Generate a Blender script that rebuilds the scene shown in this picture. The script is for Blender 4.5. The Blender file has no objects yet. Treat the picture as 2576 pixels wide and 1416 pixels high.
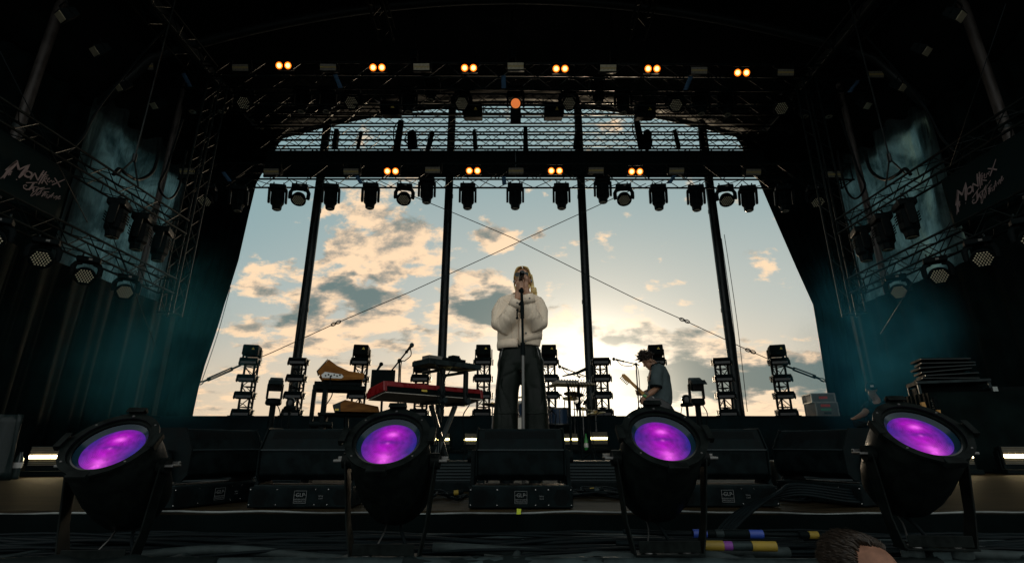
import bpy, math, random
from mathutils import Vector, Matrix, noise
R = math.radians
random.seed(7)
scn = bpy.context.scene
COL = scn.collection

# ------------------------------------------------------------------ camera
PITCH = R(17.75); FPX = 1282.0; CAMZ = 0.31
CP, SP = math.cos(PITCH), math.sin(PITCH)
cam_d = bpy.data.cameras.new('camera'); cam = bpy.data.objects.new('camera', cam_d); COL.objects.link(cam)
cam.location = (0, 0, CAMZ); cam.rotation_euler = (math.pi/2 + PITCH, 0, 0)
cam_d.sensor_width = 36; cam_d.lens = 36*FPX/2576; cam_d.clip_start = .03; cam_d.clip_end = 3000
scn.camera = cam

def P(x, y, Y):
    """photo point (2576 px wide) -> world point at stage depth Y"""
    a = (x-1288)/FPX; b = (708-y)/FPX
    t = Y/(CP-b*SP)
    return Vector((a*t, Y, CAMZ+t*(SP+b*CP)))
def PX(x, y, X):
    """photo point -> world point on the vertical plane at X"""
    a = (x-1288)/FPX; b = (708-y)/FPX
    t = X/a
    return Vector((X, t*(CP-b*SP), CAMZ+t*(SP+b*CP)))
def UV(x, y):
    p = P(x, y, 1.0)
    return p.x, p.z-CAMZ

# ------------------------------------------------------------------ sky and sun
scn.view_settings.view_transform = 'Standard'; scn.view_settings.look = 'None'
scn.view_settings.exposure = 0.0; scn.view_settings.gamma = 1.0
SUN_EL, SUN_AZ = R(5.0), R(9.0)
W = bpy.data.worlds.new('World'); scn.world = W; W.use_nodes = True

class NX:
    """tiny expression layer over shader math nodes"""
    def __init__(s, nt, sock): s.nt, s.k = nt, sock
    def _m(s, op, *o, clamp=False):
        n = s.nt.nodes.new('ShaderNodeMath'); n.operation = op; n.use_clamp = clamp
        for i, v in enumerate((s,)+o):
            if isinstance(v, NX): s.nt.links.new(v.k, n.inputs[i])
            else: n.inputs[i].default_value = v
        return NX(s.nt, n.outputs[0])
    def __add__(s, o): return s._m('ADD', o)
    def __sub__(s, o): return s._m('SUBTRACT', o)
    def __mul__(s, o): return s._m('MULTIPLY', o)
    def __truediv__(s, o): return s._m('DIVIDE', o)
    def rsub(s, c): return (s*-1.0)+c
    def max(s, o): return s._m('MAXIMUM', o)
    def min(s, o): return s._m('MINIMUM', o)
    def pow(s, o): return s._m('POWER', o)
    def exp(s): return s._m('EXPONENT')
    def sin(s): return s._m('SINE')
    def sqrt(s): return s._m('SQRT')
    def abs(s): return s._m('ABSOLUTE')
    def step(s, a, b):
        n = s.nt.nodes.new('ShaderNodeMapRange'); n.interpolation_type = 'SMOOTHSTEP'
        s.nt.links.new(s.k, n.inputs['Value']); n.inputs['From Min'].default_value = a; n.inputs['From Max'].default_value = b
        return NX(s.nt, n.outputs['Result'])
def nmix(nt, f, a, b):
    n = nt.nodes.new('ShaderNodeMix'); n.data_type = 'RGBA'
    for i, v in ((0, f), (6, a), (7, b)):
        if isinstance(v, NX): nt.links.new(v.k, n.inputs[i])
        elif hasattr(v, 'is_linked'): nt.links.new(v, n.inputs[i])
        elif isinstance(v, (int, float)): n.inputs[i].default_value = v
        else: n.inputs[i].default_value = (*v, 1)
    return n.outputs[2]
def nvec(nt, x, y, z):
    n = nt.nodes.new('ShaderNodeCombineXYZ')
    for i, v in enumerate((x, y, z)):
        if isinstance(v, NX): nt.links.new(v.k, n.inputs[i])
        else: n.inputs[i].default_value = v
    return n.outputs[0]
def nnoise(nt, vec, scale, detail=5, rough=.55, dist=0):
    n = nt.nodes.new('ShaderNodeTexNoise'); n.noise_dimensions = '3D'
    nt.links.new(vec, n.inputs['Vector'])
    n.inputs['Scale'].default_value = scale; n.inputs['Detail'].default_value = detail
    n.inputs['Roughness'].default_value = rough; n.inputs['Distortion'].default_value = dist
    return NX(nt, n.outputs[0])

def build_world():
    nt = W.node_tree; nt.nodes.clear()
    out = nt.nodes.new('ShaderNodeOutputWorld'); bg = nt.nodes.new('ShaderNodeBackground')
    nt.links.new(bg.outputs[0], out.inputs[0])
    tc = nt.nodes.new('ShaderNodeTexCoord'); sp = nt.nodes.new('ShaderNodeSeparateXYZ')
    nt.links.new(tc.outputs['Generated'], sp.inputs[0])
    dx, dy, dz = (NX(nt, sp.outputs[i]) for i in range(3))
    sky = nt.nodes.new('ShaderNodeTexSky'); sky.sky_type = 'NISHITA'; sky.sun_disc = False
    sky.sun_elevation = SUN_EL; sky.sun_rotation = SUN_AZ; sky.dust_density = 2.0
    yy = dy.max(.2); u = dx/yy; v = dz/yy
    # distance from the sun in the same flat coordinates
    su, sv = UV(1490, 985)
    sd2 = ((u-su)*.85).pow(2.0)+((v-sv)*1.1).pow(2.0)
    glow = (sd2*-27.0).exp(); core = (sd2*-85.0).exp()
    # clear sky: peach low, grey in the middle, teal high
    c = nmix(nt, v.step(.02, .30), (.84, .67, .49), (.52, .565, .53))
    c = nmix(nt, v.step(.22, .62), c, (.30, .43, .45))
    c = nmix(nt, u.step(-.15, -.65)*v.step(.15, .5)*.75, c, (.27, .42, .445))
    c = nmix(nt, .10, c, nmix(nt, .9, sky.outputs[0], (0, 0, 0)))
    c = nmix(nt, glow*.85, c, (1.10, .99, .82))
    c = nmix(nt, core*.95, c, (2.2, 2.0, 1.6))
    BL = [(1010,560,90,45,.30),(920,520,90,40,.24),(960,640,110,60,.50),(1010,680,65,34,.34),(830,545,60,40,.22),
          (690,680,60,32,.36),(620,735,60,40,.42),(770,775,100,60,.52),(890,735,75,40,.50),(960,780,75,42,.46),
          (640,815,36,24,.38),(830,640,45,26,.34),(860,865,160,24,.24),(1190,770,90,55,.52),(1270,745,55,42,.40),(1150,700,40,36,.3),(1150,835,130,32,.30),
          (1245,588,58,26,.44),(1340,577,24,16,.34),(1375,490,32,16,.28),(1400,745,34,44,.34),(1450,800,36,24,.26),
          (1520,838,34,30,.48),(1605,815,60,40,.52),(1700,850,80,36,.44),(1790,832,110,24,.34),(1880,945,240,36,.90),(1800,985,260,18,.50),(2000,925,90,30,.4),
          (1560,955,110,20,.50),(1500,905,60,14,.30),(1420,880,60,16,.25),(1545,1005,50,8,.35),(1380,1010,90,9,.3),(1110,985,190,22,.26),(1200,1010,170,18,.26),(720,880,90,10,.20),(1540,330,60,20,.35),(960,470,120,40,.2)]
    DK = [(905,725,70,30,1.0),(760,752,75,34,1.0),(1195,760,85,40,1.0),(1880,952,270,32,1.7),(620,735,50,28,.7),
          (1570,965,110,16,.7),(1500,908,60,9,.6),(1545,1006,46,6,.8),(1380,1012,90,7,.6),(1525,838,26,20,.8),(1610,805,36,26,.6),(1270,765,50,24,.6),(860,875,130,12,.5),(1150,975,220,14,.5)]
    wn = nt.nodes.new('ShaderNodeTexNoise'); wn.inputs['Scale'].default_value = 9; wn.inputs['Detail'].default_value = 5
    nt.links.new(nvec(nt, u, v*1.3, 5.5), wn.inputs['Vector'])
    ws = nt.nodes.new('ShaderNodeSeparateXYZ'); nt.links.new(wn.outputs['Color'], ws.inputs[0])
    uw = u+(NX(nt, ws.outputs[0])-.5)*.16; vw = v+(NX(nt, ws.outputs[1])-.5)*.11
    def blobs(L, k=1.0):
        tot = None
        for (x, y, rx, ry, w) in L:
            u0, v0 = UV(x, y); u1, _ = UV(x+rx, y); _, v1 = UV(x, y-ry)
            g = (((uw-u0)/((u1-u0)*k)).pow(2.0)+((vw-v0)/((v1-v0)*k)).pow(2.0))*-1.0
            g = g.exp()*w
            tot = g if tot is None else tot+g
        return tot
    B = blobs(BL); K = blobs(DK, 1.15)
    yl = nt.nodes.new('ShaderNodeMath'); yl.operation = 'LOGARITHM'; yl.inputs[1].default_value = math.e
    nt.links.new((v.max(-.02)+.12).k, yl.inputs[0]); ym = NX(nt, yl.outputs[0])*.80      # streakier towards the horizon
    def fbm(du, dv):
        vec = nvec(nt, u+du, ym+dv, 3.7)
        return nnoise(nt, vec, 6.5, 10, .62, .15)
    n0 = fbm(0, 0); n1 = fbm(.020, -.034)
    fine = nnoise(nt, nvec(nt, u, ym, 1.3), 26.0, 6, .6, .2)
    big = nnoise(nt, nvec(nt, u, ym, 9.1), 3.0, 3, .5)
    puff = nnoise(nt, nvec(nt, u, ym*1.3, 2.2), 14.0, 8, .58, .3)
    d = (n0-.5)*3.0+(fine-.5)*.55+(puff-.5)*1.5+B*1.75+(big-.5)*.8-.40
    low = v.step(.36, .10)*.42
    d = d+low
    a = d.step(-.06, .34)
    lit = (n0-n1)*5.5
    thick = d.step(.05, 1.0)
    shade = (K*1.15*thick+thick*.30-lit*.85+(fine-.5)*.6+.02).step(-.12, 1.05)
    light = nmix(nt, (shade*2.2)._m('ADD', 0.0, clamp=True), (1.08, .77, .49), (.72, .54, .39)); light = nmix(nt, glow*.9, light, (1.35, 1.18, .92))
    dark = nmix(nt, glow*.8, (.135, .195, .19), (.30, .28, .22))
    cc = nmix(nt, shade, light, dark)
    c = nmix(nt, a*.92, c, cc)
    c = nmix(nt, core*.55, c, (2.6, 2.3, 1.8))
    # unseen sky behind the photographer: added front fill, brightened to light the performers
    c = nmix(nt, dy.step(.12, -.15), c, FRONT_FILL)
    c = nmix(nt, dz.step(.0, -.04), c, (.03, .035, .035))
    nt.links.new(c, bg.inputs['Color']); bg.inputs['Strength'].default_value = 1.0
FRONT_FILL = (.80, .84, .82)
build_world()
sl = bpy.data.lights.new('sun', 'SUN'); sl.energy = 1.2; sl.angle = R(6); sl.color = (1, .78, .52)
sun = bpy.data.objects.new('sun', sl); COL.objects.link(sun)
sd = Vector((math.sin(SUN_AZ)*math.cos(SUN_EL), math.cos(SUN_AZ)*math.cos(SUN_EL), math.sin(SUN_EL)))
sun.rotation_euler = sd.to_track_quat('Z', 'Y').to_euler()

# ------------------------------------------------------------------ materials
MATS = {}
def mat(name, col, rough=.5, metal=0.0, spec=.5, emit=None, estr=0.0, bump=None, vary=0.0, vscale=8.0, coat=0.0):
    m = bpy.data.materials.new(name); m.use_nodes = True; nt = m.node_tree
    b = nt.nodes['Principled BSDF']
    b.inputs['Base Color'].default_value = (*col, 1); b.inputs['Roughness'].default_value = rough
    b.inputs['Metallic'].default_value = metal; b.inputs['Specular IOR Level'].default_value = spec
    b.inputs['Coat Weight'].default_value = coat
    tc = nt.nodes.new('ShaderNodeTexCoord')
    if vary:
        n = nnoise(nt, tc.outputs['Object'], vscale, 5, .6)
        f = n.step(.3, .7)
        nt.links.new(nmix(nt, f, tuple(x*(1-vary) for x in col), tuple(min(1, x*(1+vary)) for x in col)), b.inputs['Base Color'])
        nt.links.new((f*.25+(rough-.1)).k, b.inputs['Roughness'])
    if bump:
        n = nnoise(nt, tc.outputs['Object'], bump[0], 4, .6)
        bn = nt.nodes.new('ShaderNodeBump'); bn.inputs['Strength'].default_value = bump[1]; bn.inputs['Distance'].default_value = bump[2]
        nt.links.new(n.k, bn.inputs['Height']); nt.links.new(bn.outputs[0], b.inputs['Normal'])
    if emit:
        b.inputs['Emission Color'].default_value = (*emit, 1); b.inputs['Emission Strength'].default_value = estr
    MATS[name] = m
    return m
M_BLACK = mat('black_paint', (.003, .006, .0065), .5, spec=.045, vary=.4, vscale=14)
M_MATT = mat('matt_black', (.003, .0055, .0055), .8, spec=.05, vary=.4, vscale=20)
M_GLOSS = mat('gloss_black', (.005, .007, .007), .22, spec=.35)
M_TRUSS = mat('truss_black', (.0035, .008, .008), .4, metal=.1, spec=.09, vary=.4, vscale=5)
M_ALU = mat('aluminium', (.22, .24, .23), .42, metal=.8, vary=.3, vscale=9)
M_ALUD = mat('dirty_aluminium', (.018, .028, .029), .5, metal=.3, spec=.15, vary=.5, vscale=9, bump=(30, .2, .004))
M_CHROME = mat('chrome', (.6, .6, .58), .2, metal=1.0)
M_STEELP = mat('painted_steel', (.018, .024, .024), .38, metal=.3, spec=.3, vary=.3, vscale=4)
M_POST = mat('pale_steel', (.06, .052, .047), .5, metal=.3, vary=.3, vscale=4)
M_DRAPE = mat('black_drape', (.003, .0065, .0062), .95, spec=.04, vary=.4, vscale=3)
M_VINYL = mat('black_vinyl', (.003, .006, .006), .6, spec=.10, vary=.4, vscale=2, bump=(3, .3, .05))
M_SKIRT = mat('riser_skirt', (.003, .0085, .010), .85, spec=.08, vary=.35, vscale=3)
M_GREYP = mat('grey_panel', (.12, .115, .10), .4, vary=.2)
M_WHITE = mat('white_label', (.6, .6, .58), .6)
M_YELL = mat('yellow_mark', (.55, .40, .06), .6)
M_YTAPE = mat('yellow_tape', (.50, .60, .03), .6, vary=.1)
M_BLUE = mat('blue_plastic', (.015, .045, .26), .5)
M_BLUEC = mat('blue_cloth', (.03, .085, .16), .8, vary=.2)
M_YELP = mat('yellow_plastic', (.22, .15, .012), .6, vary=.2)
M_PURP = mat('purple_band', (.15, .03, .22), .6)
M_RED = mat('red_lacquer', (.18, .006, .008), .3, vary=.15, coat=.3)
M_REDM = mat('red_mark', (.45, .04, .03), .6)
M_GREEN = mat('green_glass', (.03, .22, .05), .15)
M_RUBBER = mat('rubber_cable', (.003, .006, .007), .5, spec=.07, vary=.3, vscale=6)
M_HOSE = mat('grey_hose', (.026, .036, .036), .55, spec=.1, vary=.3, vscale=12)
M_LENSBK = mat('lens_dark', (.02, .02, .02), .08, coat=.5)
M_BEAD = mat('lens_bead', (.75, .66, .45), .12, spec=.9)
M_SKIN = mat('skin', (.44, .24, .15), .5, vary=.1, vscale=30, bump=(160, .06, .001))
M_SKIN2 = mat('skin_tanned', (.30, .155, .09), .5, vary=.1, vscale=30)
M_HAIRB = mat('blond_hair', (.95, .60, .25), .5, vary=.35, vscale=60)
M_HAIRD = mat('dark_hair', (.022, .013, .008), .5, vary=.4, vscale=60)
M_HAIRM = mat('brown_hair', (.020, .012, .006), .55, vary=.5, vscale=70)
M_JACKET = mat('cream_denim', (.84, .70, .54), .85, spec=.2, vary=.06, vscale=5, bump=(120, .12, .003))
M_JACKET2 = mat('cream_denim_band', (.80, .66, .51), .85, spec=.2, vary=.08, vscale=18, bump=(60, .3, .006))
M_LEATHER = mat('black_leather', (.005, .008, .006), .36, spec=.13, vary=.3, vscale=6, bump=(4, .22, .03))
M_SHIRT = mat('grey_shirt', (.065, .09, .094), .9, spec=.15, vary=.1, bump=(25, .2, .01))
M_CLOTHB = mat('black_cotton', (.005, .007, .007), .9, spec=.06)
M_PLY = mat('deck_plywood', (.16, .115, .06), .75, vary=.3, vscale=2)
M_CREAM = mat('cream_paper', (.5, .45, .37), .7)
M_CASE = mat('case_grey', (.07, .075, .07), .5, vary=.2)
M_LETTER = mat('banner_letters', (.20, .15, .15), .8)
M_BANNER = mat('banner_cloth', (.004, .011, .011), .9, spec=.05, vary=.15, vscale=2)
M_GRND = mat('tarmac', (.035, .035, .033), .9, vary=.4, vscale=1.2)
M_DRUM = mat('drum_lacquer', (.015, .035, .07), .25, coat=.4)
M_BRONZE = mat('cymbal_bronze', (.42, .28, .10), .35, metal=.9)
M_DHEAD = mat('drum_skin', (.62, .58, .50), .6)

def wood(name, c1, c2, scale):
    m = bpy.data.materials.new(name); m.use_nodes = True; nt = m.node_tree; b = nt.nodes['Principled BSDF']
    tc = nt.nodes.new('ShaderNodeTexCoord'); mp = nt.nodes.new('ShaderNodeMapping')
    mp.inputs['Scale'].default_value = scale; nt.links.new(tc.outputs['Object'], mp.inputs[0])
    n = nnoise(nt, mp.outputs[0], 1.0, 7, .65, .6)
    nt.links.new(nmix(nt, n.step(.35, .68), c1, c2), b.inputs['Base Color'])
    b.inputs['Roughness'].default_value = .6; b.inputs['Specular IOR Level'].default_value = .10
    bn = nt.nodes.new('ShaderNodeBump'); bn.inputs['Strength'].default_value = .3; bn.inputs['Distance'].default_value = .01
    nt.links.new(n.k, bn.inputs['Height']); nt.links.new(bn.outputs[0], b.inputs['Normal'])
    return m
M_DECK = wood('stage_boards', (.008, .0058, .0026), (.028, .020, .0085), (1.2, 14, 6))
M_OAK = wood('oak_wood', (.15, .055, .009), (.28, .115, .022), (3, 20, 20))
M_WALNUT = wood('walnut_wood', (.10, .038, .008), (.19, .08, .018), (3, 20, 20))
M_MAPLE = wood('maple_wood', (.42, .22, .07), (.55, .32, .12), (20, 20, 4))

def emat(name, inner, outer, s_in, s_out, rad):
    """glowing lamp face: hot centre, coloured rim (object coordinates, radius rad)"""
    m = bpy.data.materials.new(name); m.use_nodes = True; nt = m.node_tree; b = nt.nodes['Principled BSDF']
    tc = nt.nodes.new('ShaderNodeTexCoord'); sp = nt.nodes.new('ShaderNodeSeparateXYZ'); nt.links.new(tc.outputs['Object'], sp.inputs[0])
    x, y = NX(nt, sp.outputs[0]), NX(nt, sp.outputs[1])
    r = (x*x+y*y).sqrt()/rad
    f = r.step(.40, .80)
    nt.links.new(nmix(nt, f, inner, outer), b.inputs['Emission Color'])
    nt.links.new((f*(s_out-s_in)+s_in).k, b.inputs['Emission Strength'])
    b.inputs['Base Color'].default_value = (.2, .2, .2, 1)
    return m
M_AMBER = emat('amber_lamp', (1, .60, .16), (1, .15, .0), 4.5, 1.9, .088)
M_TUBEW = mat('warm_tube', (.9, .8, .6), .5, emit=(1, .78, .42), estr=18)
M_TUBEY = mat('yellow_tube', (.9, .8, .4), .5, emit=(1, .84, .30), estr=9)
M_FACEW = mat('lit_face', (.075, .068, .045), .7, spec=.1)
def purple():
    m = bpy.data.materials.new('purple_lens'); m.use_nodes = True; nt = m.node_tree; b = nt.nodes['Principled BSDF']
    tc = nt.nodes.new('ShaderNodeTexCoord'); sp = nt.nodes.new('ShaderNodeSeparateXYZ'); nt.links.new(tc.outputs['Object'], sp.inputs[0])
    x, y = NX(nt, sp.outputs[0])*10.0, NX(nt, sp.outputs[1])*10.0      # lens radius about 1
    nz = nnoise(nt, tc.outputs['Object'], 18, 4, .55)
    def g(x0, y0, rx, ry): return ((((x-x0)/rx).pow(2.0)+((y-y0)/ry).pow(2.0))*-1.0).exp()
    hot = g(-.05, .36, .17, .13)*.95+g(.0, -.70, .20, .20)*.85+g(.02, -.06, .06, .05)*.5
    mag = g(0, .42, .48, .46)+g(.05, -.62, .52, .46)+g(0,-.1,.62,.3)*.35+(nz-.5)*.5
    band = g(.0, -.02, .34, .09)*.5
    mag = (mag-band)._m('ADD', 0.0, clamp=True)
    c = nmix(nt, mag, (.014, .014, .20), (.42, .0, .50))
    c = nmix(nt, hot._m('ADD', 0.0, clamp=True), c, (.95, .13, .92))
    rad = (x*x+y*y).sqrt(); nn = nnoise(nt, tc.outputs['Object'], 45, 3, .6)
    ring = ((rad*26.0+nn*9.0).sin()*.10+(nn-.5)*.9+(rad*150.0).sin()*.16+((x*190.0).sin()*(y*190.0).sin())*.22+1.0)
    nt.links.new(c, b.inputs['Emission Color']); nt.links.new((ring*.92).k, b.inputs['Emission Strength'])
    b.inputs['Base Color'].default_value = (.01, .01, .02, 1); b.inputs['Roughness'].default_value = .25; b.inputs['Specular IOR Level'].default_value = .12
    return m
M_PURPLE = purple()

def tarp_mat():
    m = bpy.data.materials.new('wrinkled_tarp'); m.use_nodes = True; nt = m.node_tree
    b = nt.nodes['Principled BSDF']; out = nt.nodes['Material Output']
    tc = nt.nodes.new('ShaderNodeTexCoord')
    n = nnoise(nt, tc.outputs['Object'], 1.1, 6, .6, .8)
    col = nmix(nt, n.step(.35, .65), (.02, .06, .068), (.20, .37, .39))
    tr = nt.nodes.new('ShaderNodeBsdfTranslucent'); nt.links.new(col, tr.inputs['Color'])
    b.inputs['Base Color'].default_value = (.03, .05, .05, 1); b.inputs['Roughness'].default_value = .35
    mp = nt.nodes.new('ShaderNodeMapping'); mp.inputs['Scale'].default_value = (1, 5, .7); nt.links.new(tc.outputs['Object'], mp.inputs[0])
    w = nnoise(nt, mp.outputs[0], 1.3, 6, .6, .5)
    bn = nt.nodes.new('ShaderNodeBump'); bn.inputs['Strength'].default_value = 1.0; bn.inputs['Distance'].default_value = .2
    nt.links.new(w.k, bn.inputs['Height'])
    nt.links.new(bn.outputs[0], b.inputs['Normal']); nt.links.new(bn.outputs[0], tr.inputs['Normal'])
    mx = nt.nodes.new('ShaderNodeMixShader'); mx.inputs[0].default_value = .6
    nt.links.new(b.outputs[0], mx.inputs[1]); nt.links.new(tr.outputs[0], mx.inputs[2]); nt.links.new(mx.outputs[0], out.inputs[0])
    return m
M_TARP = tarp_mat()

# ------------------------------------------------------------------ mesh helpers
def frame(d, up=Vector((0, 0, 1))):
    d = Vector(d).normalized(); up = Vector(up)
    if abs(d.dot(up.normalized())) > .98: up = Vector((0, 1, 0))
    s = d.cross(up).normalized()
    return s, s.cross(d).normalized(), d
class MB:
    def __init__(s): s.v, s.f = [], []
    def add(s, vs, fs, M=None):
        o = len(s.v)
        s.v += [tuple(M @ Vector(q)) if M else tuple(q) for q in vs]
        s.f += [tuple(i+o for i in f) for f in fs]
        return s
    def box(s, c, size, M=None, taper=(1, 1)):
        x, y, z = (q/2 for q in size); tx, ty = taper; c = Vector(c)
        vs = [(-x, -y, -z), (x, -y, -z), (x, y, -z), (-x, y, -z), (-x*tx, -y*ty, z), (x*tx, -y*ty, z), (x*tx, y*ty, z), (-x*tx, y*ty, z)]
        return s.add([c+Vector(q) for q in vs], [(3, 2, 1, 0), (4, 5, 6, 7), (0, 1, 5, 4), (1, 2, 6, 5), (2, 3, 7, 6), (3, 0, 4, 7)], M)
    def tube(s, pts, r, n=8, M=None, cap=True, up=(0, 0, 1), closed=False):
        pts = [Vector(p) for p in pts]; k = len(pts)
        rs = r if isinstance(r, (list, tuple)) else [r]*k
        vs, fs = [], []; pu = Vector(up)
        for i, p in enumerate(pts):
            if closed: d = pts[(i+1) % k]-pts[i-1]
            else: d = pts[min(i+1, k-1)]-pts[max(i-1, 0)]
            if d.length < 1e-9: d = Vector((0, 0, 1))
            a, b, _ = frame(d, pu); pu = b
            ra, rb = rs[i] if isinstance(rs[i], (list, tuple)) else (rs[i], rs[i])
            for j in range(n):
                t = 2*math.pi*j/n
                vs.append(p+a*(ra*math.cos(t))+b*(rb*math.sin(t)))
        for i in range(k if closed else k-1):
            for j in range(n):
                q = (i+1) % k
                fs.append((i*n+j, i*n+(j+1) % n, q*n+(j+1) % n, q*n+j))
        if cap and not closed:
            fs.append(tuple(reversed(range(n)))); fs.append(tuple((k-1)*n+j for j in range(n)))
        return s.add(vs, fs, M)
    def rings(s, rings, M=None, n=20):
        """loft of horizontal ellipses (cx, cy, z, rx, ry)"""
        vs, fs = [], []
        for (cx, cy, z, rx, ry) in rings:
            for j in range(n):
                t = 2*math.pi*j/n; vs.append((cx+rx*math.cos(t), cy+ry*math.sin(t), z))
        for i in range(len(rings)-1):
            for j in range(n): fs.append((i*n+j, i*n+(j+1) % n, (i+1)*n+(j+1) % n, (i+1)*n+j))
        fs.append(tuple(reversed(range(n)))); fs.append(tuple((len(rings)-1)*n+j for j in range(n)))
        return s.add(vs, fs, M)
    def lathe(s, prof, n=32, M=None):
        vs, fs = [], []
        for (r, z) in prof:
            for j in range(n):
                t = 2*math.pi*j/n; vs.append((r*math.cos(t), r*math.sin(t), z))
        for i in range(len(prof)-1):
            for j in range(n): fs.append((i*n+j, i*n+(j+1) % n, (i+1)*n+(j+1) % n, (i+1)*n+j))
        return s.add(vs, fs, M)
    def ball(s, c, r, n=14, m=9, M=None, rot=None):
        rx, ry, rz = r if isinstance(r, (list, tuple)) else (r, r, r); c = Vector(c)
        vs, fs = [], []
        for i in range(m+1):
            ph = math.pi*i/m
            for j in range(n):
                t = 2*math.pi*j/n
                q = Vector((rx*math.sin(ph)*math.cos(t), ry*math.sin(ph)*math.sin(t), rz*math.cos(ph)))
                if rot: q = rot @ q
                vs.append(c+q)
        for i in range(m):
            for j in range(n): fs.append((i*n+j, (i+1)*n+j, (i+1)*n+(j+1) % n, i*n+(j+1) % n))
        return s.add(vs, fs, M)
    def prism(s, poly, a, b, axis='x', M=None):
        """polygon of (p, q) extruded a..b along axis"""
        def q3(p, t): return {'x': (t, p[0], p[1]), 'y': (p[0], t, p[1]), 'z': (p[0], p[1], t)}[axis]
        n = len(poly); vs = [q3(p, a) for p in poly]+[q3(p, b) for p in poly]
        fs = [tuple(reversed(range(n))), tuple(range(n, 2*n))]+[(i, (i+1) % n, n+(i+1) % n, n+i) for i in range(n)]
        return s.add(vs, fs, M)
    def disc(s, c, r, n=24, M=None, normal=(0, 0, 1)):
        a, b, _ = frame(normal, (0, 1, 0)); c = Vector(c)
        return s.add([c+a*(r*math.cos(2*math.pi*j/n))+b*(r*math.sin(2*math.pi*j/n)) for j in range(n)], [tuple(range(n))], M)
    def build(s, name, m, parent=None, smooth=False, bevel=0.0, solid=0.0, loc=None):
        me = bpy.data.meshes.new(name); me.from_pydata(s.v, [], s.f); me.materials.append(m); me.validate(); 
        import bmesh as _b
        bm = _b.new(); bm.from_mesh(me); _b.ops.remove_doubles(bm, verts=bm.verts, dist=1e-6); _b.ops.recalc_face_normals(bm, faces=bm.faces); bm.to_mesh(me); bm.free()
        if smooth:
            for p in me.polygons: p.use_smooth = True
            if smooth != 'all': me.set_sharp_from_angle(angle=R(38))
        o = bpy.data.objects.new(name, me); COL.objects.link(o)
        if parent: o.parent = parent
        if loc: o.location = loc
        if bevel:
            md = o.modifiers.new('bevel', 'BEVEL'); md.width = bevel; md.segments = 2; md.limit_method = 'ANGLE'; md.angle_limit = R(40)
        if solid:
            md = o.modifiers.new('solid', 'SOLIDIFY'); md.thickness = solid
        return o
def bake_blob(mb, name, m, parent, voxel, smooth=6, folds=None):
    """fuse overlapping closed shapes into one continuous skin"""
    o = mb.build(name, m, parent)
    r = o.modifiers.new('remesh', 'REMESH'); r.mode = 'VOXEL'; r.voxel_size = voxel
    sm = o.modifiers.new('smooth', 'SMOOTH'); sm.iterations = smooth; sm.factor = .5
    dg = bpy.context.evaluated_depsgraph_get(); dg.update()
    me = bpy.data.meshes.new_from_object(o.evaluated_get(dg)); o.modifiers.clear(); old = o.data; o.data = me
    me.name = name
    if folds:
        ns = [v.normal.copy() for v in me.vertices]
        for v, n in zip(me.vertices, ns): v.co += n*folds(v.co, n)
    for p in me.polygons: p.use_smooth = True
    if not me.materials: me.materials.append(m)
    return o
def tag(o, label=None, cat=None, group=None, kind=None):
    if label: o['label'] = label
    if cat: o['category'] = cat
    if group: o['group'] = group
    if kind: o['kind'] = kind
    return o
def thing(name, label, cat, loc=(0, 0, 0), rz=0.0, group=None):
    o = bpy.data.objects.new(name, None); COL.objects.link(o); o.location = loc; o.rotation_euler = (0, 0, rz); o.empty_display_size = .1
    return tag(o, label, cat, group)
KIDS = {}
def copy_tree(o, parent=None):
    c = o.copy(); COL.objects.link(c)
    if parent: c.parent = parent
    for ch in o.children: copy_tree(ch, c)
    return c
def spawn(proto, i, loc, rot=(0, 0, 0), label=None, group=None, scale=1.0):
    o = proto if i == 0 else copy_tree(proto)
    o.location = loc; o.rotation_euler = rot; o.scale = (scale,)*3
    tag(o, label, None, group)
    return o
def text(body, size, M, name, m, parent, extrude=.001):
    cu = bpy.data.curves.new(name, 'FONT'); cu.body = body; cu.size = size; cu.align_x = 'CENTER'; cu.align_y = 'CENTER'; cu.extrude = extrude
    t = bpy.data.objects.new(name, cu); COL.objects.link(t)
    dg = bpy.context.evaluated_depsgraph_get(); me = bpy.data.meshes.new_from_object(t.evaluated_get(dg))
    bpy.data.objects.remove(t); me.transform(M); me.materials.clear(); me.materials.append(m)
    o = bpy.data.objects.new(name, me); COL.objects.link(o); o.parent = parent
    return o
ORD = ['first', 'second', 'third', 'fourth', 'fifth', 'sixth', 'seventh', 'eighth', 'ninth', 'tenth', 'eleventh', 'twelfth', 'thirteenth', 'fourteenth']
def seg(pts, k=8):
    """smooth polyline through points"""
    pts = [Vector(p) for p in pts]; out = []
    for i in range(len(pts)-1):
        p0, p1, p2, p3 = pts[max(i-1, 0)], pts[i], pts[i+1], pts[min(i+2, len(pts)-1)]
        for j in range(k):
            t = j/k
            out.append(.5*((2*p1)+(p2-p0)*t+(2*p0-5*p1+4*p2-p3)*t*t+(3*p1-p0-3*p2+p3)*t**3))
    return out+[pts[-1]]

M_SKIRTF = mat('front_skirt', (.0012, .0026, .0026), .95, spec=.02, vary=.4, vscale=3)
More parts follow.
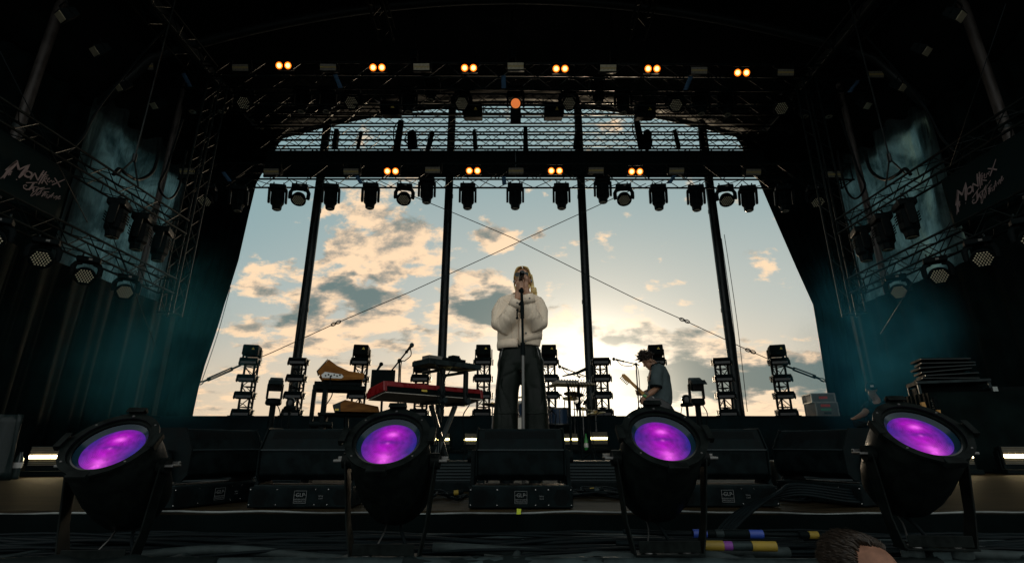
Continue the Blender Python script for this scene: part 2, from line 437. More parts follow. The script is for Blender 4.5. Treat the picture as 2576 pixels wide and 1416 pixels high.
# ------------------------------------------------------------------ setting
def struct(name, mb, m, **k):
    return tag(mb.build(name, m, **k), kind='structure')
g = MB(); g.box((0, 300, -1.55), (1600, 1700, .1)); struct('ground', g, M_GRND)
g = MB(); g.box((0, 8.35, -.02), (21, 11.2, .04)); struct('stage_floor', g, M_DECK)
g = MB()                                              # gently gathered black skirt under the stage lip
n = 260; vs = []; fs = []
for i in range(n+1):
    x = -10.4+20.8*i/n; dy = .012*math.sin(x*9)+.008*math.sin(x*23+1)
    vs += [(x, 2.71+dy, -.012), (x, 2.70+dy*2, -.4), (x, 2.70+dy*2.4, -1.5)]
for i in range(n):
    for k in range(2): fs.append((i*3+k, i*3+3+k, i*3+4+k, i*3+1+k))
g.add(vs, fs); o = g.build('stage_skirt', M_SKIRTF, smooth='all', solid=.01); tag(o, 'black cloth skirt hanging down the front of the stage', 'stage skirt')
g = MB()                                              # bright worn edge along the lip
pts = [(-10.2+20.4*i/200, 2.722+.004*math.sin(i*.7)+.003*math.sin(i*1.9), -.006+.005*math.sin(i*.31)+.003*math.sin(i*1.3)) for i in range(201)]
g.tube(pts, (.006), 6); o = g.build('edge_strip', mat('worn_edge_metal', (.13, .145, .14), .45, metal=.5, vary=.6, vscale=3), smooth='all'); tag(o, 'thin pale metal strip along the front lip of the stage', 'edge strip')
# riser at the back with its black skirt, and the low drum riser
g = MB(); vs = []; fs = []; n = 240
for i in range(n+1):
    x = -9.3+18.6*i/n; dy = .02*math.sin(x*5)+.012*math.sin(x*13)
    vs += [(x, 10.5+dy, .858), (x, 10.48+dy*1.5, .4), (x, 10.47+dy*2, .002)]
for i in range(n):
    for k in range(2): fs.append((i*3+k, i*3+3+k, i*3+4+k, i*3+1+k))
g.add(vs, fs)
rs = thing('back_riser', 'long black-skirted riser across the back of the stage carrying the light towers', 'riser', (0, 0, 0))
g.build('skirt', M_SKIRT, rs, smooth='all', solid=.01)
g = MB(); g.box((0, 12.0, .84), (18.6, 3.0, .04)); g.build('deck', M_MATT, rs)
dr = thing('drum_riser', 'low black drum riser with the bottle and small lit strobes on it', 'riser', (0, 0, 0))
g = MB(); g.box((.1, 9.75, .205), (4.3, 1.3, .03)); g.build('deck', M_MATT, dr, bevel=.004)
g = MB(); g.box((.1, 9.75, .095), (4.2, 1.2, .19)); g.build('skirt', M_SKIRT, dr)

# roof: a shallow black vault with ribs
def roofz(x): return 11.05-1.32*(abs(x)/7.5)**2 if abs(x) < 8.6 else 9.3-(abs(x)-8.6)*1.4
g = MB(); vs = []; fs = []; nx, ny = 48, 20
for j in range(ny+1):
    for i in range(nx+1):
        x = -9.8+19.6*i/nx; y = .6+13.5*j/ny
        vs.append((x, y, roofz(x)+.05*math.sin(j*math.pi*2/5)*math.cos(x*.5)))
for j in range(ny):
    for i in range(nx):
        a = j*(nx+1)+i; fs.append((a, a+1, a+nx+2, a+nx+1))
g.add(vs, fs)
rf = thing('stage_canopy', 'black vaulted fabric canopy stretched over the whole stage', 'canopy')
g.build('fabric', M_VINYL, rf, smooth='all', solid=.03)
for k, yy in enumerate((2.0, 6.0, 10.0, 14.05)):
    g = MB(); pts = [(-9.6+19.2*i/40, yy, roofz(-9.6+19.2*i/40)-.14) for i in range(41)]
    g.tube(pts, .11 if k < 3 else .08, 10); g.build('arch_rib', M_STEELP, rf, smooth='all')
for x in (-7.8, 7.8):
    g = MB(); g.box((x, 7.2, roofz(x)-.2), (.22, 13, .22)); g.build('purlin', M_STEELP, rf, bevel=.02)

# pleated black drapes down both sides, and gathered wings of the rear opening
def drape(name, label, edge, outer, Y, side):
    """edge: [(x px, y px)] the visible edge at depth Y; the cloth runs outwards to X = outer"""
    pts = [P(x, y, Y) for x, y in edge]
    g = MB(); n = 70; vs, fs = [], []
    for i, p in enumerate(pts):
        for j in range(n+1):
            t = j/n; x = p.x+(outer-p.x)*t
            vs.append((x, Y+.05*math.sin(t*60)*min(1, t*8)+.03*math.sin(t*27+i*.3)*min(1, t*8), p.z))
    for i in range(len(pts)-1):
        for j in range(n):
            a = i*(n+1)+j; fs.append((a, a+1, a+n+2, a+n+1))
    g.add(vs, fs); o = g.build(name, M_DRAPE, smooth='all', solid=.02)
    return tag(o, label, 'drape', 'black drapes gathered beside the rear opening')
drape('rear_drape', 'black drape gathered on the left of the open sky', [(720, 325), (690, 385), (645, 462), (626, 540), (600, 655), (575, 735), (556, 792), (535, 860), (515, 920), (500, 975), (488, 1030), (478, 1085), (470, 1160)], -9.9, 13.35, -1)
drape('rear_drape', 'black drape gathered on the right of the open sky', [(1845, 335), (1878, 390), (1913, 466), (1958, 570), (2003, 673), (2046, 768), (2056, 830), (2066, 890), (2075, 950), (2083, 1000), (2090, 1050), (2100, 1100), (2112, 1170)], 9.9, 13.35, 1)
for s, w in ((-1, 'left'), (1, 'right')):
    def wall(y0, y1, z0, z1):
        g = MB(); n = int((y1-y0)*14); vs, fs = [], []
        for i in range(n+1):
            y = y0+(y1-y0)*i/n
            dx = .05*math.sin(y*7)+.03*math.sin(y*15+1)
            for z in (z0, (z0+z1)/2, z1): vs.append((s*9.7+dx*(1.2-.5*(z-z0)/(z1-z0)), y, z))
        for i in range(n):
            for k in range(2): fs.append((i*3+k, i*3+3+k, i*3+4+k, i*3+1+k))
        return g.add(vs, fs)
    t = thing('side_curtain', f'tall black pleated curtain wall closing the {w} side of the stage', 'curtain', group='curtain walls at the stage sides')
    for a in ((1.5, 10.3, -.9, 9.2), (10.3, 13.9, -.9, 4.0), (9.3, 13.9, 7.9, 9.2), (13.1, 13.9, 4.0, 7.9)):
        wall(*a).build('cloth', M_DRAPE, t, smooth='all')
    # translucent wrinkled tarp that lets the dusk glow through
    g = MB(); vs, fs = [], []; ny, nz = 60, 40
    for i in range(ny+1):
        for j in range(nz+1):
            y = 9.85+3.65*i/ny; z = 3.5+4.9*j/nz
            d = .10*math.sin(y*4+z*.5)+.06*math.sin(y*11-z*1.1)+.10*noise.noise(Vector((y*1.6, z*.5, s)))
            vs.append((s*9.5+d*.8, y, z))
    for i in range(ny):
        for j in range(nz):
            a = i*(nz+1)+j; fs.append((a, a+1, a+nz+2, a+nz+1))
    g.add(vs, fs); o = g.build('wall_tarp', M_TARP, smooth='all')
    tag(o, f'wrinkled teal-grey tarpaulin glowing behind the {w} wing truss', 'tarpaulin', 'tarpaulins lit from outside at the stage sides')
for s, w in ((-1, 'left'), (1, 'right')):
    g = MB(); vs, fs = [], []; n = 130
    for i in range(n+1):
        y = 5.0+6.4*i/n
        dx = .05*math.sin(y*9)+.03*math.sin(y*21+s)
        for z in (.004, 1.6, 3.28): vs.append((s*7.75+dx*(1.2-.25*z), y, z))
    for i in range(n):
        for k in range(2): fs.append((i*3+k, i*3+3+k, i*3+4+k, i*3+1+k))
    g.add(vs, fs); tag(g.build('wing_drape', M_DRAPE, smooth='all', solid=.012), f'black pleated drape hanging from under the {w} wing truss to the floor', 'drape', 'drapes under the wing trusses')
# posts and masts
def post(name, label, p, z0, z1, r, m, group, cat='post'):
    t = thing(name, label, cat, (p.x, p.y, z0), group=group)
    g = MB(); g.tube([(0, 0, 0), (0, 0, z1-z0)], r, 14); g.build('shaft', m, t, smooth=True)
    g = MB(); g.box((0, 0, .01), (r*3.4, r*3.4, .02)); g.build('base_plate', m, t, bevel=.003)
    for zz in (.33, .66):
        g = MB(); g.tube([(0, 0, (z1-z0)*zz-.05), (0, 0, (z1-z0)*zz+.05)], r*1.12, 14); g.build('collar', M_STEELP, t, smooth=True)
    return t
for i, (x, y) in enumerate(((778, 680), (1121, 700), (1472, 700), (1821, 750))):
    p = P(x, y, 13.9)
    t = post('roof_mast', f'tall dark steel mast against the sky, {ORD[i]} of four from the left', p, .86, roofz(p.x)-.1, .112, M_STEELP, 'steel masts in the rear opening', 'mast')
    for dx in (-.10, .10):
        g = MB(); g.tube([(dx, -.08, 0), (dx, -.08, roofz(p.x)-1)], .02, 6); g.build('rail', M_ALUD, t, smooth=True)
for s, w in ((-1, 'left'), (1, 'right')):
    post('wing_post', f'pale square roof leg high on the {w} wing', Vector((s*9.0, 8.0, 0)), -1.5, 9.6, .085, M_POST, 'pale roof legs in the wings')
    post('corner_post', f'pale steel corner leg behind the {w} vertical truss', Vector((s*8.45, 11.0, 0)), -1.5, 9.2, .07, M_POST, 'pale corner legs')
    post('edge_post', f'slim steel leg at the {w} edge of the rear opening, rim-lit by the sun', Vector((s*8.42, 13.55, 0)), 0, 9.0, .12, M_POST, 'rim-lit legs of the rear opening')

# ------------------------------------------------------------------ trusses
def truss(name, label, p0, p1, size, pitch=None, group='black lighting trusses', cat='truss', r=.026, depth=None):
    p0, p1 = Vector(p0), Vector(p1); c = (p0+p1)/2; L = (p1-p0).length
    s, u, d = frame(p1-p0); h = size/2; w = (depth or size)/2
    t = thing(name, label, cat, c, group=group)
    cor = [s*a*w+u*b*h for a, b in ((-1, -1), (1, -1), (1, 1), (-1, 1))]
    for q in cor:
        g = MB(); g.tube([q-d*L/2, q+d*L/2], r, 8); g.build('chord', M_TRUSS, t, smooth=True)
    g = MB(); k = max(2, round(L/(pitch or size*1.05)))
    for f in range(4):
        a, b = cor[f], cor[(f+1) % 4]
        for i in range(k):
            q0, q1 = -L/2+L*i/k, -L/2+L*(i+1)/k
            if i % 2: g.tube([a+d*q0, b+d*q1], r*.42, 5)
            else: g.tube([b+d*q0, a+d*q1], r*.42, 5)
    g.build('lattice', M_TRUSS, t, smooth=True)
    for q in (-L/2+.03, L/2-.03):
        g = MB()
        for f in range(4): g.tube([cor[f]+d*q, cor[(f+1) % 4]+d*q], r*.7, 6)
        g.build('end_brace', M_TRUSS, t, smooth=True)
    return t
ZA, YA = 8.98, 10.4
truss('front_truss', 'highest box truss, carrying six lit amber lamp pairs', (-8.6, YA, ZA), (8.9, YA, ZA-.12), .42)
truss('spot_truss', 'box truss just behind the highest one, carrying the upper moving lights', (-8.4, 11.15, 8.72), (8.6, 11.15, 8.66), .34)
truss('sky_truss', 'thin box truss seen against the sky, directly under the canopy arch', (-8.2, 12.9, 9.58), (8.2, 12.9, 9.58), .30)
truss('sky_truss', 'thin box truss seen against the sky, middle one of three', (-8.2, 12.95, 9.02), (8.2, 12.95, 9.02), .28)
truss('sky_truss', 'thin box truss seen against the sky, resting on the row of dark tiles', (-8.2, 12.9, 8.52), (8.2, 12.9, 8.52), .30)
truss('rear_truss', 'lower wide box truss, carrying four lit amber lamp pairs', (-8.7, 12.05, 7.12), (8.9, 12.05, 7.1), .46)
for s, w in ((-1, 'left'), (1, 'right')):
    truss('wing_truss', f'{w} wing truss above the festival banner', (s*7.0, 4.4, 4.55), (s*7.0, 9.9, 4.68), .30, group='wing trusses', r=.02)
    truss('wing_truss', f'{w} wing truss under the festival banner', (s*7.0, 4.4, 3.42), (s*7.0, 9.9, 3.38), .30, group='wing trusses', r=.02)
    truss('tower_truss', f'upright truss at the upstage end of the {w} wing trusses', (s*7.05, 10.2, 2.85), (s*7.05, 10.2, 8.6), .30, group='upright trusses', r=.02)
    truss('roof_truss', f'{w} roof truss running upstage under the canopy', (s*7.3, 4.0, 8.75), (s*7.3, 10.1, 8.75), .42, group='roof trusses')
    truss('roof_truss', f'{w} inner roof truss running upstage under the canopy', (s*3.1, 4.0, 10.0), (s*3.1, 10.2, 10.0), .34, group='roof trusses')
# dark tiles hung between the sky trusses and the rear truss
gt = None
for i in range(28):
    x = -6.6+13.4*i/27
    if gt is None:
        gt = thing('screen_tile', '', 'screen tile')
        g = MB(); g.box((0, 0, 0), (.4955, .06, .84)); g.build('shell', M_MATT, gt, bevel=.006)
        g = MB()
        for k in range(7): g.box((-.15+.05*k, -.036, 0), (.018, .012, .74))
        g.build('fins', M_BLACK, gt)
    spawn(gt, i, (x, 12.5, 7.74), (R(-2), 0, 0), 'narrow ribbed dark tile hanging in the long row above the rear truss', 'dark tiles in the row above the rear truss')

# dark gear crowding the gap between the sky trusses
dg_ = None
for i, (x, y, w, h, rz) in enumerate(((1003, 345, .20, 1.05, 4), (1037, 352, .26, .55, -8), (1082, 355, .12, .62, 10), (1322, 350, .14, .7, 0), (1608, 338, .20, .95, -5), (1628, 352, .24, .6, 12), (1702, 350, .12, .55, -6), (905, 352, .10, .5, 6), (1450, 352, .10, .5, 8), (1765, 352, .12, .5, 0), (1195, 352, .10, .6, -4), (845, 350, .14, .6, 0))):
    if dg_ is None:
        dg_ = thing('drop_bracket', '', 'bracket')
        g = MB(); g.box((0, 0, 0), (.2, .16, 1.0), None, (.8, 1)); b = g.build('plate', M_MATT, dg_, bevel=.01)
        g = MB(); g.box((.02, -.09, -.2), (.14, .05, .3)); g.build('clamp_box', M_BLACK, dg_, bevel=.008)
        g = MB(); g.tube(seg([(-.1, 0, .45), (-.16, -.05, .2), (-.13, -.05, -.1), (-.05, 0, -.35)], 4), .016, 6); g.build('cable_loop', M_RUBBER, dg_)
    o = spawn(dg_, i, P(x, y, 12.7), (0, R(rz), R(rz*3)), 'dark bracket with a cable loop crowding the gap between the sky trusses', 'dark brackets between the sky trusses')
    o.scale = (w/.2, 1, h)
# ------------------------------------------------------------------ hanging lights
def make_spot():
    t = thing('moving_spotlight', '', 'moving light')
    g = MB(); g.box((0, 0, -.12), (.40, .28, .13)); g.build('base', M_BLACK, t, bevel=.025)
    for x in (-.12, .12):
        g = MB(); g.tube([(x, 0, -.06), (x, 0, -.01), (x, .05, .03), (x, .05, .07)], .016, 6); g.build('clamp', M_ALUD, t)
    for x in (-.205, .205):
        g = MB(); g.prism([(-.07, -.16), (.07, -.16), (.055, -.52), (.03, -.56), (-.03, -.56), (-.055, -.52)], x-.028, x+.028); g.build('yoke_arm', M_BLACK, t, bevel=.01)
    g = MB(); g.rings([(0, 0, -.215, .14, .13), (0, 0, -.23, .165, .155), (0, 0, -.50, .17, .16), (0, 0, -.58, .165, .155), (0, 0, -.63, .125, .12), (0, 0, -.73, .115, .11), (0, 0, -.745, .10, .095)], n=8)
    hd = g.build('head', M_BLACK, t, bevel=.008)
    for s in (-1, 1):
        g = MB()
        for z in (-.30, -.35, -.40, -.45): g.box((0, s*.155, z), (.2, .012, .02))
        g.build('vent_grille', M_MATT, hd)
    g = MB(); g.lathe([(.0, -.742), (.05, -.748), (.078, -.752), (.09, -.742)], 20); g.build('lens', M_BEADDIM, hd, smooth=True)
    return t
M_BEADDIM = mat('front_lens', (.34, .31, .23), .1, spec=.9)
def make_wash(tilt=58):
    t = thing('moving_wash_light', '', 'moving light')
    g = MB(); g.box((0, 0, -.10), (.40, .24, .11)); b = g.build('base', M_BLACK, t, bevel=.02)
    g = MB(); g.box((.03, -.122, -.10), (.06, .004, .04)); g.build('display', M_GREYP, b)
    for x in (-.12, .12):
        g = MB(); g.tube([(x, 0, -.04), (x, 0, 0), (x, .05, .04), (x, .05, .08)], .016, 6); g.build('clamp', M_ALUD, t)
    for x in (-1, 1):
        g = MB(); pts = [(x*.10, 0, -.16), (x*.19, 0, -.19), (x*.225, 0, -.26), (x*.222, 0, -.40), (x*.21, 0, -.44)]
        g.tube(pts, [(.05, .022)]*5, 8, up=(0, 1, 0)); g.build('yoke_arm', M_BLACK, t, smooth=True)
    M = Matrix.Translation((0, 0, -.42)) @ Matrix.Rotation(R(180-tilt), 4, 'X')      # local +z is the beam
    g = MB(); g.lathe([(0, -.13), (.10, -.13), (.15, -.08), (.185, .03), (.19, .09), (.172, .10), (.165, .085), (0, .085)], 24, M); hd = g.build('head', M_BLACK, t, smooth=True)
    g = MB()
    for q in range(-3, 4):
        for k in range(-3, 4):
            if abs(q+k) > 3: continue
            x, y = (q+k*.5)*.046, k*.04
            g.ball((x, y, .088), (.016, .016, .008), 7, 5, M)
    g.build('lens_array', M_BEAD, hd, smooth='all')
    return t
def make_blinder():
    t = thing('twin_lamp', '', 'blinder light')
    g = MB(); g.box((0, .07, 0), (.40, .13, .20)); b = g.build('housing', M_BLACK, t, bevel=.015)
    g = MB(); g.prism([(-.22, -.02), (-.22, .16), (-.20, .18), (.20, .18), (.22, .16), (.22, -.02), (.20, -.02), (.20, .155), (-.20, .155), (-.20, -.02)], .05, .09, 'y'); g.build('bracket', M_BLACK, t)
    M = Matrix.Rotation(R(90), 4, 'X')
    for x in (-.105, .105):
        g = MB(); g.lathe([(.08, -.01), (.096, -.005), (.100, .03), (.092, .034), (.084, .02)], 24, M); o = g.build('lamp_ring', M_BLACK, t, smooth=True, loc=(x, 0, 0))
        g = MB(); g.lathe([(0, .012), (.045, .010), (.086, .0)], 24); o = g.build('lamp', M_AMBER, t, smooth='all', loc=(x, -.012, 0)); o.rotation_euler = (R(90), 0, 0)
    return t
def make_strobe(face):
    t = thing('strobe_light', '', 'strobe light')
    g = MB(); g.prism([(-.10, -.10), (-.10, .10), (.08, .09), (.12, .04), (.12, -.04), (.08, -.09)], -.21, .21); g.build('housing', M_BLACK, t, bevel=.008)
    g = MB(); g.box((0, -.104, 0), (.38, .006, .15)); f = g.build('diffuser', face, t)
    g = MB(); g.box((0, -.109, .012), (.38, .004, .009)); g.box((0, -.109, -.012), (.38, .004, .009)); g.build('tube', M_YELL, f)
    for x in (-.225, .225):
        g = MB(); g.prism([(-.03, -.03), (-.03, .20), (.03, .20), (.03, -.03)], x-.008, x+.008); g.build('bracket', M_BLACK, t)
    return t
M_FACED = mat('strobe_face', (.16, .15, .12), .35, vary=.2, vscale=30)
M_FACEL = mat('strobe_face_pale', (.55, .50, .34), .4, vary=.2, vscale=30)
def facecam(p, tiltdown=0): return 0
def at_tilt(p):     # lean so that the front looks down towards the front of house
    return R(28)
proto = make_blinder()
for i, (x, y) in enumerate(((714, 166), (950, 171), (1180, 172), (1410, 174), (1641, 174), (1866, 184))):
    spawn(proto, i, P(x, y, 10.12), (at_tilt(0), 0, 0), f'lit pair of amber lamps on the highest truss, {ORD[i]} from the left', 'lit amber lamp pairs')
for i, (x, y) in enumerate(((985, 431), (1191, 430), (1397, 430), (1599, 432))):
    spawn(proto, 1, P(x, y, 11.72), (at_tilt(0), 0, 0), f'lit pair of amber lamps on the lower rear truss, {ORD[i]} from the left', 'lit amber lamp pairs')
proto = make_strobe(M_FACED); pale = make_strobe(M_FACEL); used = [0, 0]
for i, (x, y) in enumerate(((373, 171), (610, 174), (829, 173), (1062, 172), (1297, 170), (1528, 175), (1755, 181), (1971, 186), (2196, 191))):
    k = 1 if i in (3, 4, 5) else 0
    nm = 'pale-faced' if k else 'dark-faced'
    spawn((proto, pale)[k], used[k], P(x, y, 10.12), (R(24), 0, 0), f'{nm} strobe with a yellow tube on the highest truss, {ORD[i]} strobe from the left', 'strobes on the upper truss'); used[k] += 1
for i, (x, y) in enumerate(((477, 431), (687, 432), (886, 432), (1090, 428), (1298, 430), (1498, 429), (1699, 430), (1891, 433), (2094, 439))):
    spawn(proto, 1, P(x, y, 11.72), (R(30), 0, 0), f'dark strobe with yellow tube on the lower rear truss, {ORD[i]} strobe from left', 'strobes on the lower rear truss')
spot = make_spot(); n = 0
for i, (x, y, lean) in enumerate(((491, 220, 8), (564, 220, 6), (762, 220, 5), (825, 220, 5), (1029, 222, 3), (1087, 193, 0), (1503, 199, 0), (1566, 224, -3), (1760, 226, -5), (1825, 228, -5), (2018, 232, -7), (2078, 232, -8))):
    spawn(spot, n, P(x, y, 11.1), (0, R(-lean*.6), R(lean*2)), f'black barrel moving light under the upper trusses, {ORD[i]} barrel from the left', 'barrel moving lights under the upper trusses'); n += 1
for i, (x, y, lean) in enumerate(((603, 466, 10), (701, 463, 9), (834, 462, 7), (934, 460, 4), (1075, 447, 3), (1177, 461, 2), (1296, 461, 0), (1412, 461, -2), (1515, 446, -3), (1654, 463, -4), (1749, 465, -7), (1879, 466, -9), (1970, 466, -10))):
    spawn(spot, n, P(x, y, 12.0), (0, R(-lean*.4), R(lean*2)), f'black barrel moving light under the lower rear truss, {ORD[i]} barrel from the left', 'barrel moving lights under the lower rear truss'); n += 1
wash = make_wash(52); n = 0
for i, (x, y, lean) in enumerate(((622, 225, 10), (889, 224, 6), (1163, 226, 3), (1430, 226, -3), (1695, 230, -6), (1957, 238, -10))):
    spawn(wash, n, P(x, y, 11.0), (0, 0, R(lean*1.5)), f'round beaded wash light under the upper trusses, {ORD[i]} of six from the left', 'round wash lights under the upper trusses'); n += 1
lean_w = make_wash(30); n = 0
for i, (x, y, lean) in enumerate(((525, 466, 10), (757, 463, 8), (1019, 462, 4), (1567, 463, -4), (1822, 465, -8), (2048, 468, -10))):
    spawn(lean_w, n, P(x, y, 12.0), (0, 0, R(lean*1.5)), f'round beaded wash light under the lower rear truss, {ORD[i]} of six from left', 'round wash lights under the lower rear truss'); n += 1
wing = make_wash(58); n = 0
for s, w in ((-1, 'left'), (1, 'right')):
    for i, yy in enumerate((6.3, 7.05, 7.85, 8.75)):
        spawn(wing, n, (s*6.93, yy, 3.26), (0, 0, R(-s*36)), f'round wash light under the {w} wing truss, {ORD[i]} from the photographer', f'round wash lights under the wing trusses', scale=.78); n += 1
    for i, yy in enumerate((8.25, 8.85, 9.45)):
        spawn(spot, 1, (s*7.0, yy, 4.5), (0, 0, R(s*70)), f'black barrel moving light hanging from the upper {w} wing truss, {ORD[i]} from the photographer', 'barrel moving lights in the wings')
# the one reddish lamp head in the middle and the square effect heads around it
t = thing('searchlight', 'black moving light with a glowing reddish lens at the centre of the upper trusses', 'moving light', P(1297, 226, 10.9))
g = MB(); g.box((0, 0, -.06), (.42, .3, .14)); g.build('base', M_BLACK, t, bevel=.02)
for x in (-.2, .2):
    g = MB(); g.box((x, 0, -.30), (.05, .14, .38)); g.build('yoke_arm', M_BLACK, t, bevel=.015)
M = Matrix.Translation((0, 0, -.42)) @ Matrix.Rotation(R(125), 4, 'X')
g = MB(); g.lathe([(0, -.22), (.12, -.2), (.15, -.05), (.15, .14), (.125, .15), (.12, .12), (0, .12)], 24, M); hd = g.build('head', M_BLACK, t, smooth=True)
g = MB(); g.lathe([(0, .145), (.07, .14), (.118, .125)], 24, M); g.build('lens', mat('red_glow_lens', (.5, .2, .1), .15, emit=(.9, .22, .05), estr=.7), hd, smooth='all')
g = MB(); g.box((0, 0, -.80), (.26, .2, .34)); g.build('drop_box', M_BLACK, t, bevel=.02)
las = None
for i, (x, y) in enumerate(((984, 262), (1190, 268), (1392, 268), (1622, 268))):
    if las is None:
        las = thing('laser_light', '', 'laser light')
        g = MB(); g.box((0, 0, -.15), (.48, .4, .36)); b = g.build('housing', M_MATT, las, bevel=.02)
        g = MB(); g.prism([(-.05, -.04), (.05, -.04), (0, .05)], -.204, -.206, 'y'); 
        g.build('warning_mark', M_YELL, b, loc=(.08, 0, -.12))
        for x0 in (-.27, .27):
            g = MB(); g.box((x0, 0, -.02), (.02, .1, .4)); g.build('bracket', M_BLACK, las, bevel=.004)
        g = MB(); g.box((-.3, -.1, -.1), (.16, .2, .03), Matrix.Rotation(R(25), 4, 'Y')); g.build('shutter', M_BLACK, las)
    spawn(las, i, P(x, y, 11.3), (R(20), 0, 0), f'black box-shaped effect light under the upper trusses, {ORD[i]} of four from the left', 'box-shaped effect lights')
# floodlights clamped along the roof trusses in the wings
fl = None; n = 0
for s, w in ((-1, 'left'), (1, 'right')):
    for i, (x, y) in enumerate(((172, 38), (255, 125), (313, 216), (400, 262))):
        if fl is None:
            fl = thing('flood_lamp', '', 'floodlight')
            g = MB(); g.prism([(-.12, -.09), (-.12, .09), (.10, .06), (.10, -.06)], -.19, .19); g.build('housing', M_BLACK, fl, bevel=.01)
            g = MB(); g.box((0, -.124, 0), (.34, .006, .14)); g.build('glass_front', M_FACEL, fl)
            g = MB(); g.tube([(-.2, 0, 0), (-.2, .02, .16), (.2, .02, .16), (.2, 0, 0)], .012, 6); g.build('bracket', M_BLACK, fl)
        xx = x if s < 0 else 2576-x-6
        p = P(xx, y, (6.6, 7.5, 9.0, 10.0)[i])
        spawn(fl, n, p, (R(50), R(-s*18), R(s*35)), f'small floodlight high in the {w} wing, {ORD[i]} from the photographer', 'small floodlights high in the wings'); n += 1
# blue cloth straps tied to the trusses
for i, (x, y, dx, dy, Y, w) in enumerate(((850, 205, 14, 34, 10.1, 'left of the middle on the highest truss'), (1267, 207, 1, 32, 10.1, 'at the middle of the highest truss'), (1731, 210, -14, 34, 10.1, 'right of the middle on the highest truss'),
        (470, 202, 16, 34, 10.1, 'near the left end of the highest truss'), (2148, 218, -22, 30, 10.1, 'near the right end of the highest truss'),
        (903, 452, 14, 22, 11.7, 'left of the middle on the lower rear truss'), (1268, 455, 2, 20, 11.7, 'at the middle of the lower rear truss'), (1690, 452, -14, 20, 11.7, 'right of the middle on the lower rear truss'), (570, 445, 16, 24, 11.7, 'near the left end of the lower rear truss'))):
    a, b = P(x-dx/2, y-dy/2, Y), P(x+dx/2, y+dy/2, Y)
    g = MB(); vs = []
    for k in range(7):
        q = a.lerp(b, k/6); vs += [(q.x-.055, q.y-.02*math.sin(k), q.z), (q.x+.055, q.y-.02*math.sin(k+.6), q.z)]
    g.add(vs, [(2*k, 2*k+1, 2*k+3, 2*k+2) for k in range(6)]); o = g.build('cloth_strap', M_BLUEC, solid=.004, smooth='all')
    tag(o, 'blue cloth strap hanging '+w, 'strap', 'blue cloth straps on the trusses')
# ------------------------------------------------------------------ festival banners with the brush-written name
STROKES = [
 [(5,640,14),(110,560,46),(250,400,95),(380,260,95),(465,158,34)], [(140,415,26),(300,290,34),(450,180,34)], [(452,190,52),(505,400,56)], [(500,402,36),(650,330,36),(798,262,10)], [(790,268,10),(700,380,82),(600,500,88),(495,618,42)],
 [(290,440,26),(212,552,24)], [(170,520,38),(105,635,26)], [(436,672,26),(448,652,26)], [(292,492,16),(258,546,28)], [(325,440,24),(300,480,18)],
 [(760,442,20),(835,490,46),(850,550,44),(800,598,42),(730,600,42),(665,560,46),(650,510,40),(690,455,40),(760,442,20)],
 [(805,665,32),(925,490,24)], [(925,490,36),(1005,690,26)], [(1002,690,26),(1100,530,44),(1168,426,30)], [(1020,790,22),(1130,600,42),(1238,455,26)], [(1110,535,20),(1286,556,18)],
 [(1100,770,32),(1165,660,28),(1200,590,24)], [(1190,580,20),(1250,600,20),(1225,655,20),(1150,650,18)], [(1160,655,22),(1262,802,24)],
 [(1260,672,20),(1310,650,20),(1320,620,16),(1280,640,20),(1252,710,24),(1300,735,22),(1352,690,16)], [(1350,700,18),(1372,680,18),(1385,742,20),(1430,700,18),(1442,735,18)],
 [(1380,806,28),(1540,740,28),(1720,660,18)], [(1448,618,22),(1530,745,28),(1598,868,28)],
 [(690,748,22),(992,742,22)], [(900,750,44),(830,850,38),(770,920,36),(700,930,30),(622,880,28),(625,820,22),(680,800,18),(712,830,18),(670,850,16)],
 [(770,942,22),(905,845,32)], [(905,845,38),(880,985,30)], [(830,905,16),(915,895,16)],
 [(930,855,18),(1040,880,24),(950,940,24),(990,960,18),(930,1040,16),(830,1110,16),(808,1090,14),(870,1010,14),(1000,930,14),(1100,880,16)],
 [(1090,890,20),(1188,865,22),(1070,925,26),(1110,950,18),(1060,1040,16),(960,1085,16),(958,1060,14),(1040,990,14),(1150,920,14),(1240,905,12)], [(1252,905,14),(1336,898,16)],
 [(1160,985,20),(1302,995,16)], [(1212,990,28),(1105,1115,22)], [(1128,1030,18),(1246,1035,16)],
 [(1170,1080,14),(1215,1062,14),(1190,1050,14),(1165,1090,16),(1202,1105,14)], [(1270,1060,14),(1230,1090,14),(1260,1120,14),(1212,1140,14)],
 [(1432,1018,14),(1350,1090,20),(1258,1162,18)], [(1290,1080,12),(1400,1085,12)], [(1402,1080,14),(1350,1142,14)], [(1408,1050,16),(1420,1062,16)],
 [(1430,1090,14),(1425,1162,14),(1500,1090,12)], [(1520,1100,14),(1455,1150,14),(1530,1110,16),(1475,1197,18)], [(1520,1170,12),(1606,1100,14),(1590,1085,12),(1525,1160,14),(1545,1180,14),(1606,1165,14)]]
def strokes_mesh(conv):
    g = MB()
    for st in STROKES:
        pts = [Vector((a, b, 0)) for a, b, _ in st]; n = len(pts); L, Rr = [], []
        for i in range(n):
            d = (pts[min(i+1, n-1)]-pts[max(i-1, 0)]).normalized(); q = Vector((-d.y, d.x, 0)); w = st[i][2]*.55
            L.append(pts[i]+q*w); Rr.append(pts[i]-q*w)
        vs = [conv(p) for p in L]+[conv(p) for p in Rr]
        g.add(vs, [(i, i+1, n+i+1, n+i) for i in range(n-1)])
    return g
def left_conv(p):
    return PX((p.x/7.08)*.6708, (580+p.y/7.08)*.6708, -6.985)
def right_conv(p):
    q = left_conv(p)
    return Vector((6.985, 7.28-(q.y-6.22)*.93, q.z-.02))
